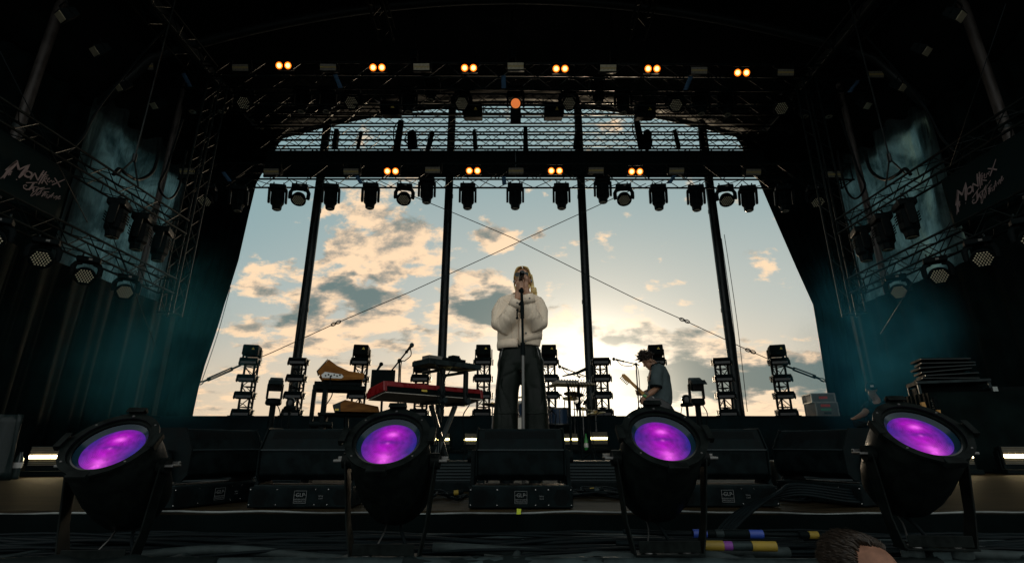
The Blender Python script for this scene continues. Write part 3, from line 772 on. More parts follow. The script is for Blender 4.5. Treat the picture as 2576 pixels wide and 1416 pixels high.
for s, w, cv in ((-1, 'left', left_conv), (1, 'right', right_conv)):
    t = thing('festival_banner', f'dark banner with brush-written festival name between the {w} wing trusses', 'banner', group='festival banners')
    g = MB(); vs, fs = [], []; y0, y1 = (4.6, 7.22) if s < 0 else (5.95, 7.45)
    for i in range(31):
        for j in range(9):
            y = y0+(y1-y0)*i/30; z = 3.57+.86*j/8
            vs.append((s*(7.03+.006*math.sin(y*5+z*2)), y, z))
    for i in range(30):
        for j in range(8): fs.append((i*9+j, i*9+j+1, i*9+j+10, i*9+j+9))
    g.add(vs, fs); g.build('cloth', M_BANNER, t, smooth='all', solid=.01)
    strokes_mesh(cv).build('lettering', M_LETTER, t, solid=.002)

# ------------------------------------------------------------------ cables, ropes and rigging
def cable(name, label, pts, r, m, group=None, cat='cable', n=7, sm='all'):
    g = MB(); g.tube(pts, r, n); o = g.build(name, m, smooth=sm)
    return tag(o, label, cat, group)
def brace(label, path, tb, sh, mirror):
    t = thing('brace_cable', label, 'brace cable', group='crossed brace cables')
    g = MB(); g.tube([P(x, y, 13.55) for x, y in path], .011, 6); g.build('wire', M_STEELP, t)
    a, b = P(*tb[0], 13.5), P(*tb[1], 13.5); d = (b-a)
    g = MB()
    s, u, dd = frame(d, (0, 1, 0))
    for k in (-1, 1): g.tube([a+s*.035*k+d*.12, a+s*.035*k+d*.78], .018, 6)
    g.tube([a, a+d*.2], .026, 6); g.tube([a+d*.74, b], .026, 6)
    g.build('turnbuckle', M_STEELP, t)
    for (x, y) in sh:
        p = P(x, y, 13.5); g = MB()
        for k in (-.07, .07):
            q = p+dd*k; g.tube([q+dd*(.07*math.cos(i*math.pi/5))+s*(.04*math.sin(i*math.pi/5)) for i in range(10)], .014, 6, closed=True)
        g.build('shackle', M_STEELP, t)
brace('thin brace cable rising to the right behind the singer', [(490, 968), (610, 917), (685, 886), (845, 813), (1030, 735), (1210, 653), (1380, 574), (1500, 519), (1625, 462)], ((510, 960), (606, 918)), ((845, 813), (498, 966)), 1)
brace('thin brace cable falling to the right behind the singer', [(2082, 962), (1968, 918), (1885, 882), (1722, 806), (1600, 752), (1470, 688), (1288, 598), (1130, 531), (1010, 482), (955, 455)], ((2062, 952), (1976, 920)), ((1722, 806), (1888, 883), (2076, 958)), -1)
rope_n = 0
for (pa, pb, lb) in (((585, 690), (500, 960), 'thin rope outer of two beside the left rear drape'), ((580, 722), (508, 958), 'thin rope inner of two beside the left rear drape'), ((790, 560), (737, 900), 'thin rope running down just left of the first mast'), ((776, 700), (722, 1040), 'slack rope falling left of the first mast to the riser'),
                     ((1815, 600), (1868, 1035), 'thin rope running down right of the fourth mast'), ((1822, 590), (1880, 1035), 'outer thin rope right of the fourth mast'), ((2110, 820), (2160, 1000), 'thin pale rope in the dark right of the rear opening'), ((1127, 560), (1107, 930), 'thin rope close to the second mast')):
    a, b = P(*pa, 13.45), P(*pb, 13.45); m_ = a.lerp(b, .5)+Vector((.04, 0, 0))
    cable('guy_rope', lb, seg([a, m_, b], 10), .009, M_STEELP, 'thin ropes around the rear opening', 'rope', 5)
for (pa, pb, X, lb) in (((0, 130), (220, 560), -6.4, 'thin stay wire crossing the left wing'), ((270, 560), (395, 880), -6.6, 'thin stay wire with hook falling below the left wing truss'), ((2390, 560), (2215, 840), 6.6, 'thin stay wire falling below the right wing truss'), ((2530, 10), (2390, 420), 6.4, 'thin stay wire crossing the right wing')):
    cable('stay_wire', lb, [PX(*pa, X), PX(*pb, X)], .006, M_RUBBER, 'stay wires in the wings', 'wire', 5)
for s, w in ((-1, 'left'), (1, 'right')):
    def q(x, y, X): return PX(x if s < 0 else 2576-x, y, s*X)
    cable('hanging_cable', f'thick black cable loop sagging over the upper {w} wing truss', seg([q(610 if 0 else 400, 380, 7.3), q(385, 430, 7.2), q(350, 452, 7.1), q(320, 440, 7.0), q(300, 425, 7.0), q(285, 440, 7.0)]), .03, M_RUBBER, 'sagging cables in the wings')
    cable('hanging_cable', f'black cable loop hanging beside the {w} upright truss', seg([q(460, 300, 7.4), q(420, 420, 7.4), q(400, 470, 7.4), q(425, 500, 7.4), q(450, 470, 7.4), q(470, 380, 7.4)]), .022, M_RUBBER, 'sagging cables in the wings')
    cable('hanging_cable', f'long black cable drooping from the {w} roof truss', seg([q(430, 60, 7.2), q(400, 90, 7.2), q(330, 170, 7.2), q(250, 270, 7.2), q(205, 350, 7.2), q(160, 390, 7.2)]), .018, M_RUBBER, 'sagging cables in the wings')
    t = thing('chain_hoist', f'black chain and sling holding up the {w} wing truss', 'chain hoist', group='chain hoists of the wing trusses')
    a = q(338, 400, 7.0); g = MB(); g.tube([a, a+Vector((0, 0, 4.0))], .014, 5); g.build('chain', M_STEELP, t)
    g = MB()
    for dy in (-.25, .25): g.tube([a, a+Vector((0, dy, -.45))], .016, 5)
    g.build('sling', M_STEELP, t)
    g = MB(); g.tube([a+Vector((0, 0, -.06)), a+Vector((0, 0, .1))], .035, 8); g.build('hook', M_STEELP, t)
    # rigging hook hanging low near the drape
    t = thing('hook_block', f'small hook block dangling on a line in front of the {w} drape', 'hook block', q(400, 905, 8.0) if s < 0 else q(395, 850, 8.0), group='dangling hook blocks')
    g = MB(); g.tube([(0, 0, 0), (0, -.3, 2.2)], .007, 5); g.build('line', M_STEELP, t)
    g = MB(); g.box((0, 0, -.05), (.06, .05, .14)); g.build('block', M_ALUD, t, bevel=.01)
    g = MB(); g.tube([(0, 0, -.12), (.05, 0, -.17), (.04, 0, -.23), (0, 0, -.26), (-.04, 0, -.23), (-.045, 0, -.19)], .012, 6); g.build('hook', M_ALUD, t)
for i, x in enumerate((1040, 1288, 1545)):
    a = P(x, 150, 10.4)
    t = thing('truss_hoist', f'chain hoist above the highest truss, {ORD[i]} of three from the left', 'chain hoist', a, group='chain hoists above the highest truss')
    g = MB(); g.tube([(0, 0, .1), (0, 0, 1.6)], .018, 5); g.build('chain', M_TRUSS, t)
    g = MB(); g.box((0, 0, .1), (.2, .22, .3)); g.build('motor', M_BLACK, t, bevel=.03)

# ------------------------------------------------------------------ light towers on the riser
def make_tower(nstr, topbox, height):
    t = thing('light_tower', '', 'light tower')
    g = MB(); g.box((0, .12, .015), (.5, .6, .03)); g.build('base_plate', M_BLACK, t, bevel=.004)
    for x in (-.13, .13):
        g = MB(); g.tube([(x, .12, 0), (x, .12, height)], .024, 8); g.build('post', M_TRUSS, t, smooth=True)
    g = MB(); g.tube([(0, .40, 0), (0, .40, height-.02)], .024, 8); g.build('post', M_TRUSS, t, smooth=True)
    g = MB(); k = int(height/.2)
    for i in range(k):
        z0, z1 = height*i/k, height*(i+1)/k
        g.tube([(-.13, .12, z0), (.13, .12, z0)], .011, 5)
        for x in (-.13, .13):
            g.tube([(x, .12, z0 if i % 2 else z1), (0, .40, z1 if i % 2 else z0)], .011, 5); g.tube([(x, .12, z0), (0, .4, z0)], .011, 5)
    g.build('lattice', M_TRUSS, t, smooth=True)
    for i in range(nstr):
        z = .09+i*.356
        g = MB(); g.prism([(-.17, .05), (-.19, .025), (-.13, -.07), (.11, -.07), (.14, -.02), (.14, .06), (.10, .075), (-.13, .075)], -.18, .18)
        h = g.build('strobe_head', M_BLACK, t, bevel=.008, loc=(0, -.06, z))
        h.rotation_euler = (R(0), 0, 0)
        g = MB(); g.box((0, -.165, -.025), (.30, .008, .07), Matrix.Rotation(R(0), 4, 'X')); g.build('front_glass', M_GLOSS, h)
        for x in (-.205, .205):
            g = MB(); g.prism([(-.06, -.05), (-.02, .03), (.06, .06), (.12, .06), (.12, -.01), (.05, -.04), (.0, -.08)], x-.012, x+.012); g.build('side_bracket', M_ALUD, h)
        g = MB(); g.tube(seg([(-.1, .1, z-.02), (-.12, .0, z-.13), (-.02, .05, z-.18), (.06, .12, z-.26)], 4), .008, 5); g.build('cable_loop', M_RUBBER, t)
    if topbox:
        g = MB(); g.box((0, -.02, height+.10), (.32, .42, .22), None, (.96, .94)); h = g.build('top_box', M_MATT, t, bevel=.018)
        g = MB(); g.prism([(-.03, -.02), (.03, -.02), (0, .03)], -.238, -.241, 'y'); g.build('warning_mark', M_YELL, h, loc=(.06, 0, height+.12))
        for x in (-.18, .18):
            g = MB(); g.box((x, .06, height+.04), (.02, .12, .20)); g.build('side_bracket', M_BLACK, t, bevel=.004)
    return t
tall = make_tower(4, True, 1.30); low = make_tower(4, False, 1.24); short = make_tower(3, True, .95)
cnt = {}
for i, (x, kind, ry, d) in enumerate(((628, tall, 12, 'box-topped light tower at the left end of the riser, by the drape'), (750, low, 10, 'flat-topped light tower standing against the leftmost mast'), (906, tall, 8, 'box-topped light tower behind the wooden synthesizers'), (1061, short, 2, 'short light tower behind the red keyboard'),
      (1216, tall, 0, 'box-topped light tower just left of the singer'), (1381, tall, -1, 'box-topped light tower half hidden behind the singer'), (1512, low, -6, 'flat-topped light tower beside the third mast, in the glare'), (1652, tall, -10, 'box-topped light tower behind the guitarist'),
      (1817, low, -14, 'flat-topped light tower standing against the rightmost mast'), (1961, tall, -16, 'box-topped light tower at the right end of the riser'))):
    p = P(x, 930, 11.1); k = cnt.get(id(kind), 0); cnt[id(kind)] = k+1
    spawn(kind, k, (p.x, 11.1, .862), (0, 0, R(ry*1.2)), d, 'light towers along the back riser')

# ------------------------------------------------------------------ the moving lights and dome cameras on poles
def pole_light(label, xp, ytop, Y, ry):
    p = P(xp, 1018, Y); t = thing('pole_spotlight', label, 'moving light', (p.x, Y, 0), R(ry), group='moving lights on poles')
    h = p.z
    g = MB(); g.tube([(0, 0, 0), (0, 0, h)], .045, 10); g.build('pole', M_BLACK, t, smooth=True)
    g = MB(); g.lathe([(0, 0), (.25, 0), (.25, .02), (.06, .04), (0, .04)], 24); g.build('foot_plate', M_BLACK, t)
    g = MB(); g.rings([(0, 0, h-.01, .10, .09), (0, 0, h+.02, .125, .11), (0, 0, h+.09, .115, .10), (0, 0, h+.10, .09, .08)], n=12); g.build('base', M_BLACK, t, bevel=.008)
    for x in (-.105, .105):
        g = MB(); g.box((x, 0, h+.21), (.035, .09, .24), None, (1, .8)); g.build('yoke_arm', M_BLACK, t, bevel=.01)
    M = Matrix.Translation((0, 0, h+.30)) @ Matrix.Rotation(R(20), 4, 'X')
    g = MB(); g.box((0, -.02, .03), (.20, .26, .17), M); hd = g.build('head', M_BLACK, t, bevel=.02)
    g = MB(); g.box((0, -.155, .03), (.15, .01, .12), M); g.build('lens', M_LENSBK, hd)
    g = MB(); g.box((0, -.22, .15), (.22, .16, .012), M @ Matrix.Rotation(R(8), 4, 'X')); g.build('shutter', M_BLACK, hd)
    g = MB(); g.tube(seg([(.06, -.05, h), (.12, -.06, h-.14), (.08, -.05, h-.35), (.05, 0, h-.5)], 5), .008, 5); g.build('cable_loop', M_RUBBER, t)
pole_light('moving light with a shutter on a pole between the two leftmost towers', 687, 955, 8.4, 24)
pole_light('moving light with a shutter on a pole right of the guitarist', 1755, 950, 8.4, -8)
def dome(label, x, y, Y):
    p = P(x, y, Y); t = thing('dome_camera', label, 'dome camera', (p.x, Y, 0), group='dome cameras on poles'); h = p.z
    g = MB(); g.tube([(0, 0, 0), (0, 0, h)], .02, 8); g.build('pole', M_BLACK, t, smooth=True)
    for k in range(3):
        a = k*2.1; g = MB(); g.tube([(0, 0, .35), (.28*math.cos(a), .28*math.sin(a), .01)], .012, 6); g.build('leg', M_BLACK, t)
    g = MB(); g.lathe([(0, h), (.085, h), (.09, h+.03), (.07, h+.05), (0, h+.05)], 20); g.build('mount', M_BLACK, t, smooth=True)
    g = MB(); g.lathe([(.06, h+.05), (.065, h+.10), (.055, h+.14), (.03, h+.165), (0, h+.17)], 20); g.build('dome', M_GLOSS, t, smooth='all')
    g = MB(); g.tube(seg([(-.07, 0, h), (-.1, 0, h-.15), (-.06, 0, h-.35), (-.02, 0, h-.5)], 5), .006, 5); g.build('cable_loop', M_RUBBER, t)
dome('dome camera on a slim pole in front of the second tower', 729, 1030, 7.6)
dome('dome camera on a slim pole right behind the guitarist', 1728, 1022, 7.6)
# ------------------------------------------------------------------ big strobe washes along the stage lip
def make_fixture():
    t = thing('floor_strobe', '', 'strobe light')
    b0 = MB().box((0, 0, .056), (.53, .27, .10)).build('base', M_BLACK, t, bevel=.006)
    for x in (-.2, .2):
        for y in (-.1, .1): pass
    g = MB()
    for x in (-.205, .205):
        for q in range(-4, 5):
            for k in range(-4, 5):
                if abs(q+k) > 4: continue
                cx, cz = x+(q+k*.5)*.0095, .056+k*.0083
                g.add([(cx+.0042*math.cos(a*math.pi/3+.52), -.1362, cz+.0042*math.sin(a*math.pi/3+.52)) for a in range(6)], [tuple(range(6))])
    g.build('fan_grille', M_HOLE, b0)
    MT = Matrix.Rotation(R(90), 4, 'X')
    o = text('GLP', .026, Matrix.Translation((.0, -.1375, .066)) @ MT, 'logo', M_WHITED, b0, .0004)
    text('GERMAN LIGHT', .0085, Matrix.Translation((.0, -.1375, .046)) @ MT, 'logo', M_WHITED, b0, .0004)
    text('PRODUCTS', .0105, Matrix.Translation((.0, -.1375, .036)) @ MT, 'logo', M_WHITED, b0, .0004)
    text('Safety', .010, Matrix.Translation((.105, -.1375, .062)) @ MT, 'logo', M_WHITED, b0, .0004)
    text('Cord', .010, Matrix.Translation((.105, -.1375, .050)) @ MT, 'logo', M_WHITED, b0, .0004)
    g = MB()
    for (c, s) in (((0, .086), (.062, .0015)), ((0, .028), (.062, .0015)), ((-.031, .057), (.0015, .058)), ((.031, .057), (.0015, .058)), ((-.021, .066), (.018, .0015)), ((.023, .066), (.014, .0015))):
        g.box((c[0], -.1368, c[1]), (s[0], .0012, s[1]))
    g.build('logo_frame', M_WHITED, b0)
    g = MB()
    for x in (-.255, -.12, .075, .14, .255):
        for z in (.02, .092): g.lathe([(.004, 0), (.003, .002), (0, .0022)], 8, Matrix.Translation((x, -.135, z)) @ MT)
    g.build('screws', M_CHROME, b0, smooth=True)
    g = MB(); g.box((0, -.05, .109), (.50, .13, .004)); g.build('top_plate', M_ALUD, b0)
    for x in (-1, 1):
        g = MB(); g.prism([(-.10, .10), (.10, .10), (.06, .15), (.045, .25), (.02, .285), (-.02, .285), (-.045, .25), (-.06, .15)], x*.252-.012, x*.252+.012); g.build('yoke_arm', M_BLACK, t, bevel=.005)
        g = MB(); g.tube([(x*.235, 0, .25), (x*.285, 0, .25)], .032, 14); g.build('pivot_knob', M_BLACK, t, smooth=True)
    prof = [(-.115, .135), (-.150, .165), (-.155, .285), (-.085, .392), (.10, .392), (.16, .30), (.15, .18), (.10, .135)]
    hd = MB().prism(prof, -.225, .225).build('head', M_BLACK, t, bevel=.007)
    g = MB()
    dvx = Vector((0, .070, .107)); 
    for i in range(44):
        x = -.185+.37*i/43
        a = Vector((x, -.155, .285))+dvx*.52; b = Vector((x, -.155, .285))+dvx*.88; nn = Vector((0, -.107, .07)).normalized()*.0012
        g.add([a+nn+Vector((-.0024, 0, 0)), a+nn+Vector((.0024, 0, 0)), b+nn+Vector((.0024, 0, 0)), b+nn+Vector((-.0024, 0, 0))], [(0, 1, 2, 3)])
    g.build('vents', M_HOLE, hd)
    g = MB(); g.box((0, -.156, .284), (.455, .008, .008)); g.build('fold_edge', M_EDGE, hd, bevel=.003)
    for x in (-1, 1):
        g = MB(); g.prism([(p[0]*1.06-.0, (p[1]-.26)*1.05+.26) for p in prof], x*.228-.004, x*.228+.004); g.build('end_cap', M_BLACK, hd, bevel=.002)
    return t
M_HOLE = mat('vent_dark', (.002, .003, .003), .9, spec=.1)
M_WHITED = mat('worn_print', (.11, .12, .12), .7)
M_EDGE = mat('worn_edge', (.014, .022, .024), .4, spec=.25)
fx = make_fixture()
spawn(fx, 0, (.045, 2.93, 0), (0, 0, 0), 'black strobe washlight right in front of the singer', 'big strobe washlights on the stage lip')
spawn(fx, 1, (-1.085, 2.95, 0), (0, 0, R(1)), 'black strobe washlight behind the second purple lamp', 'big strobe washlights on the stage lip')
spawn(fx, 1, (1.125, 3.0, 0), (0, 0, R(-1)), 'black strobe washlight behind the third purple lamp', 'big strobe washlights on the stage lip')
spawn(fx, 1, (-1.72, 3.05, 0), (0, 0, R(68)), 'turned strobe washlight seen end-on beside the first purple lamp', 'big strobe washlights on the stage lip')
spawn(fx, 1, (1.84, 3.15, 0), (0, 0, R(-68)), 'turned strobe washlight seen end-on beside the fourth purple lamp', 'big strobe washlights on the stage lip')
# low louvred battens behind them
def make_louvre():
    t = thing('louvred_batten', '', 'floor light')
    g = MB(); g.prism([(-.16, .0), (-.16, .06), (-.10, .20), (.10, .20), (.16, .10), (.16, 0)], -.42, .42); b = g.build('housing', M_BLACK, t, bevel=.008)
    g = MB()
    for k in range(6):
        z = .075+.02*k; y = -.158+.06*(z-.06)/.14
        g.box((0, y-.004, z), (.78, .012, .009))
    g.build('louvres', M_EDGE, b)
    for x in (-.44, .44):
        g = MB(); g.prism([(-.06, 0), (.06, 0), (.03, .16), (-.03, .16)], x-.008, x+.008); g.build('bracket', M_BLACK, t, bevel=.003)
    g = MB(); g.box((.1, -.06, .207), (.09, .12, .004)); g.build('tape_patch', M_GREYP, b)
    return t
lv = make_louvre()
for i, (x, y, rz, lb) in enumerate(((-1.92, 3.95, 6, 'low louvred batten on the floor left of the keyboards'), (-.62, 3.95, 2, 'low louvred batten between the middle and left strobe washlights'), (.78, 3.95, -2, 'low louvred batten between the middle and right strobe washlights'), (2.35, 4.0, -8, 'low louvred batten with a tape patch near the fourth purple lamp'))):
    spawn(lv, i, (x, y, 0), (0, 0, R(rz)), lb, 'low louvred battens on the stage floor')

# lit floor strobes
def make_bar(tube, w, h):
    t = thing('lit_strobe', '', 'strobe light')
    g = MB(); g.prism([(.0, .0), (0, h), (.10, h-.02), (.14, .05), (.12, 0)], -w/2-.015, w/2+.015); b = g.build('housing', M_BLACK, t, bevel=.006)
    g = MB(); g.box((0, -.004, h*.62), (w, .008, h*.68)); f = g.build('reflector', M_FACEW, t)
    g = MB()
    for k in range(10): g.box((0, -.010, h*.30+h*.64*k/9), (w, .004, .004))
    g.build('ribs', M_GREYP, f)
    g = MB(); g.box((0, -.016, h*.60), (w, .012, .034)); g.build('tube', tube, t, bevel=.004)
    for x in (-1, 1):
        g = MB(); g.box((x*(w/2+.025), .06, h*.4), (.012, .08, h*.8)); g.build('bracket', M_BLACK, t, bevel=.003)
    g = MB(); g.box((0, .05, -.0), (w+.08, .24, .05)); g.build('foot', M_BLACK, t, bevel=.006)
    return t
bw = make_bar(M_TUBEW, .36, .27); by = make_bar(M_TUBEY, .26, .26)
for i, (x, y, Y, lb) in enumerate(((113, 1196, 5.6, 'lit warm-white strobe on the floor at the far left of the stage'), (2408, 1181, 5.95, 'lit warm-white strobe behind the fourth purple lamp'), (2580, 1178, 5.95, 'lit warm-white strobe at the far right edge of the stage'))):
    p = P(x, y, Y); spawn(bw, i, (p.x, Y, .03), (0, 0, R(-p.x*2)), lb, 'lit warm-white floor strobes')
for i, (x, lb) in enumerate(((1112, 'lit yellow strobe on the drum riser right of the second purple lamp'), (1187, 'lit yellow strobe half hidden by the left corner of the centre washlight'), (1434, 'lit yellow strobe beside the right corner of the centre washlight'), (1507, 'lit yellow strobe next to the green bottle'))):
    p = P(x, 1104, 9.15); spawn(by, i, (p.x, 9.15, .243), (0, 0, R((-6, -3, 3, -8)[i])), lb, 'lit yellow strobes at the drum riser', scale=(1, 1, 1, 1.1)[i])
p = P(1476, 1120, 9.2); t = thing('beer_bottle', 'green glass bottle beside the rightmost yellow strobe', 'bottle', (p.x, 9.25, .22))
g = MB(); g.lathe([(0, 0), (.035, 0), (.037, .02), (.037, .15), (.03, .18), (.015, .215), (.014, .27), (.016, .275), (0, .275)], 16); g.build('glass', M_GREEN, t, smooth='all')
g = MB(); g.lathe([(.0378, .05), (.0378, .12)], 16); g.build('label', M_WHITE, t, smooth='all')
p = P(40, 1185, 5.2); t = thing('water_bottle', 'clear plastic bottle standing on the floor at the far left', 'bottle', (p.x, 5.2, 0))
g = MB(); g.lathe([(0, 0), (.034, 0), (.036, .03), (.033, .09), (.036, .15), (.034, .18), (.016, .225), (.015, .245), (0, .245)], 16); g.build('body', mat('clear_plastic', (.03, .045, .045), .12), t, smooth='all')
g = MB(); g.lathe([(.0372, .10), (.0372, .15)], 16); g.build('label', M_WHITE, t, smooth='all')

# ------------------------------------------------------------------ the four purple lamps in front
AX = Vector((0, -.70, .714)).normalized()
def make_par():
    t = thing('purple_lamp', '', 'stage lamp')
    s, u, d = frame(AX, (0, 0, 1))
    A = Matrix((( s.x, u.x, d.x, 0), (s.y, u.y, d.y, 0), (s.z, u.z, d.z, .308), (0, 0, 0, 1)))
    g = MB(); g.lathe([(.104, .085), (.128, .085), (.132, .08), (.133, .0), (.131, -.08), (.124, -.14), (.108, -.195), (.078, -.235), (.04, -.252), (0, -.254)], 48, A); body = g.build('can', M_SATIN, t, smooth=True)
    g = MB(); g.lathe([(.105, .086), (.118, .083), (.118, .05), (.104, .046)], 48, A); g.build('inner_ring', M_GLOSS, t, smooth=True)
    g = MB(); g.lathe([(0, .010), (.05, .0075), (.075, .004), (.0915, 0)], 48); ln = g.build('lens', M_PURPLE, t, smooth='all'); ln.matrix_local = A @ Matrix.Translation((0, 0, .066)) @ Matrix.Scale(1.0, 4)
    g = MB(); g.lathe([(.0915, .066), (.105, .079)], 48, A); g.build('glass_ring', M_GLASSR, t, smooth='all')
    # front plate: a ring with flattened corners and four filter clips
    g = MB(); outer, inner = [], []; n = 64; vs, fs = [], []
    for i in range(n):
        a = 2*math.pi*i/n; ro = .139+.010*max(0, math.cos(4*a))**2
        for (r, z) in ((.117, .088), (ro, .088), (ro, .096), (.117, .096)): vs.append((r*math.cos(a), r*math.sin(a), z))
    for i in range(n):
        for k in range(4):
            q = (i+1) % n; fs.append((i*4+k, q*4+k, q*4+(k+1) % 4, i*4+(k+1) % 4))
    g.add(vs, fs, A); fr = g.build('front_plate', M_SATIN, t, smooth=True)
    for k in range(4):
        B = A @ Matrix.Rotation(k*math.pi/2, 4, 'Z')
        g = MB(); g.box((.152, 0, .098), (.012, .062, .020), B); g.box((.146, 0, .1085), (.022, .062, .004), B); g.build('filter_clip', M_SATIN, fr, bevel=.002)
    g = MB(); g.lathe([(.005, 0), (.004, .003), (0, .0035)], 8, A @ Matrix.Translation((0, .126, .096)))
    for q in (40, 140, 220, 320): g.lathe([(.004, 0), (.003, .002), (0, .0025)], 8, A @ Matrix.Translation((.128*math.cos(R(q)), .128*math.sin(R(q)), .096)))
    g.build('screws', M_CHROMED, fr, smooth=True)
    g = MB()
    for k in range(26):
        B = A @ Matrix.Rotation(k*2*math.pi/26, 4, 'Z'); g.box((.126, 0, -.052), (.012, .006, .07), B)
    g.build('cooling_fins', M_SATIN, body, bevel=.001)
    g = MB(); g.tube([A @ Vector((0, 0, -.25)), A @ Vector((0, 0, -.28))], .02, 10); g.build('cable_gland', M_BLACK, body, smooth=True)
    # yoke with side knobs
    for x in (-1, 1):
        g = MB(); g.prism([(-.028, .291), (-.020, .321), (.020, .321), (.028, .291), (.024, .12), (.03, .012), (-.03, .012), (-.024, .10)], x*.151-.003, x*.151+.003)
        M = Matrix.Identity(4); o = g.build('yoke_arm', M_SATIN, t, bevel=.0015)
        for v in o.data.vertices:
            if v.co.z < .2: v.co.x -= x*(.2-v.co.z)*.22
        g = MB(); g.tube([(x*.135, 0, .301), (x*.165, 0, .301)], .026, 16); g.build('pivot', M_SATIN, t, smooth=True)
        g = MB(); g.box((x*.178, 0, .301), (.030, .052, .010), None); g.box((x*.178, .02, .308), (.026, .012, .014)); g.build('knob', M_CHROMED, t, bevel=.003)
    g = MB(); g.box((0, 0, .010), (.222, .075, .006)); yb = g.build('yoke_base', M_SATIN, t, bevel=.001)
    g = MB(); g.box((0, -.03, .034), (.20, .004, .035)); g.build('floor_bracket', M_SATIN, t, bevel=.002)
    g = MB()
    for x in (-.062, .062):
        g.lathe([(.020, .013), (.020, .019), (.012, .021), (.012, .028), (0, .028)], 14, Matrix.Translation((x, .0, 0)))
        for k in (-1, 1): g.box((x+k*.018, 0, .024), (.018, .008, .010))
    g.build('wing_nuts', M_CHROME, yb, smooth=True)
    g = MB()
    g.tube([(.0+.030*math.cos(a), -.0, -.034+.030*math.sin(a)) for a in [R(q) for q in range(200, 341, 14)]], [(.02, .006)]*11, 8, up=(0, 1, 0))
    g.box((0, 0, -.012), (.055, .05, .03)); g.build('half_coupler', M_ALUD, t, bevel=.002)
    for x in (-.075, .075):
        g = MB(); g.rings([(x, 0, -.026, .018, .02), (x, 0, -.018, .036, .024), (x, 0, .004, .036, .024)], n=12); g.build('rubber_pad', M_HOSE, t, smooth=True)
    g = MB(); g.tube(seg([A @ Vector((0, 0, -.28)), (.02, .12, .07), (.06, .10, .0), (.12, .14, -.03), (.25, .22, -.035)], 6), .006, 6); g.build('power_lead', M_RUBBER, t, smooth='all')
    g = MB(); g.tube(seg([A @ Vector((.05, 0, -.23)), (-.03, .10, .08), (-.05, .05, .02), (-.06, .02, -.02)], 6), .003, 5); g.build('safety_wire', M_CHROMED, t, smooth='all')
    return t
M_GLASSR = mat('teal_glass', (.008, .026, .038), .2, spec=.25)
M_SATIN = mat('satin_black', (.004, .006, .0055), .38, spec=.06, vary=.35, vscale=25, bump=(300, .05, .001))
M_CHROMED = mat('dull_steel', (.13, .13, .125), .35, metal=.9)
par = make_par(); PARY = 1.93
for i, (x, y, rz, lb) in enumerate(((291, 1123, 3, 'big purple-lit lamp at the far left, in front of the stage'), (983, 1110, -2, 'big purple-lit lamp left of the singer, in front of the keyboards'), (1662, 1103, 2, 'big purple-lit lamp in front of the guitarist'), (2307, 1091, -4, 'big purple-lit lamp at the far right, in front of the stage'))):
    p = P(x, y, PARY-.035)
    o = spawn(par, i, (p.x, PARY, p.z-.308*1.05-.058), (0, 0, R(rz)), lb, 'big purple-lit lamps clamped along the stage front', scale=1.05)
PZ = P(983, 1110, PARY-.035).z-.384
# truss tubes, shelf and cable runs below
t = thing('front_rail', 'scuffed aluminium tube rail along the stage front carrying the purple lamps', 'rail')
for (y, z, r) in ((1.90, PZ-.012, .025), (2.42, PZ-.02, .025)):
    g = MB(); g.tube([(-4.4+8.8*i/60, y+.006*math.sin(i*.35), z+.006*math.sin(i*.23+1)) for i in range(61)], r, 14); g.build('tube', M_ALUD, t, smooth='all')
for i in range(15):
    g = MB(); g.tube([(-4.2+.6*i, 1.90, PZ-.012), (-4.2+.6*i+.05, 2.42, PZ-.02)], .016, 8); g.build('cross_tube', M_ALUD, t, smooth=True)
for x in (-4, -2, 0, 2, 4):
    g = MB(); g.tube([(x, 2.16, -1.5), (x, 2.16, PZ-.03)], .025, 10); g.build('leg', M_ALUD, t, smooth=True)
g = MB(); vs, fs = [], []; nx_, ny_ = 90, 8
for i in range(nx_+1):
    for j in range(ny_+1):
        x = -4.4+8.8*i/nx_; y = 1.93+.78*j/ny_
        vs.append((x, y, PZ-.055+.012*noise.noise(Vector((x*4, y*5, 0)))+(.0 if j else -.05)))
for i in range(nx_):
    for j in range(ny_):
        a = i*(ny_+1)+j; fs.append((a, a+ny_+1, a+ny_+2, a+1))
g.add(vs, fs); o = g.build('cable_sheet', M_VINYL, smooth='all', solid=.006); tag(o, 'black sheet under the cable runs along the stage front', 'sheet')
random.seed(11)
for i in range(30):
    y = 2.06+.52*((i*7) % 30)/30; pts = []; ph = random.random()*9; z0 = PZ-.032+.012*(i % 4); am = random.uniform(.02, .05)
    xs = (-4.2, 4.2) if i % 3 else ((-4.2, random.uniform(-.2, 1.2)) if i % 2 else (random.uniform(-1.0, .4), 4.2))
    n = 60
    for k in range(n+1):
        x = xs[0]+(xs[1]-xs[0])*k/n
        pts.append((x, y+am*math.sin(x*1.1+ph)+.03*math.sin(x*2.7+ph*2), z0+.010*math.sin(x*3+ph*3)+.006*math.sin(x*7+ph)))
    cable('floor_cable', 'thin black cable in the long bundle along the stage front', pts, random.choice((.006, .0075, .009)), M_RUBBER, 'black cables along the stage front')
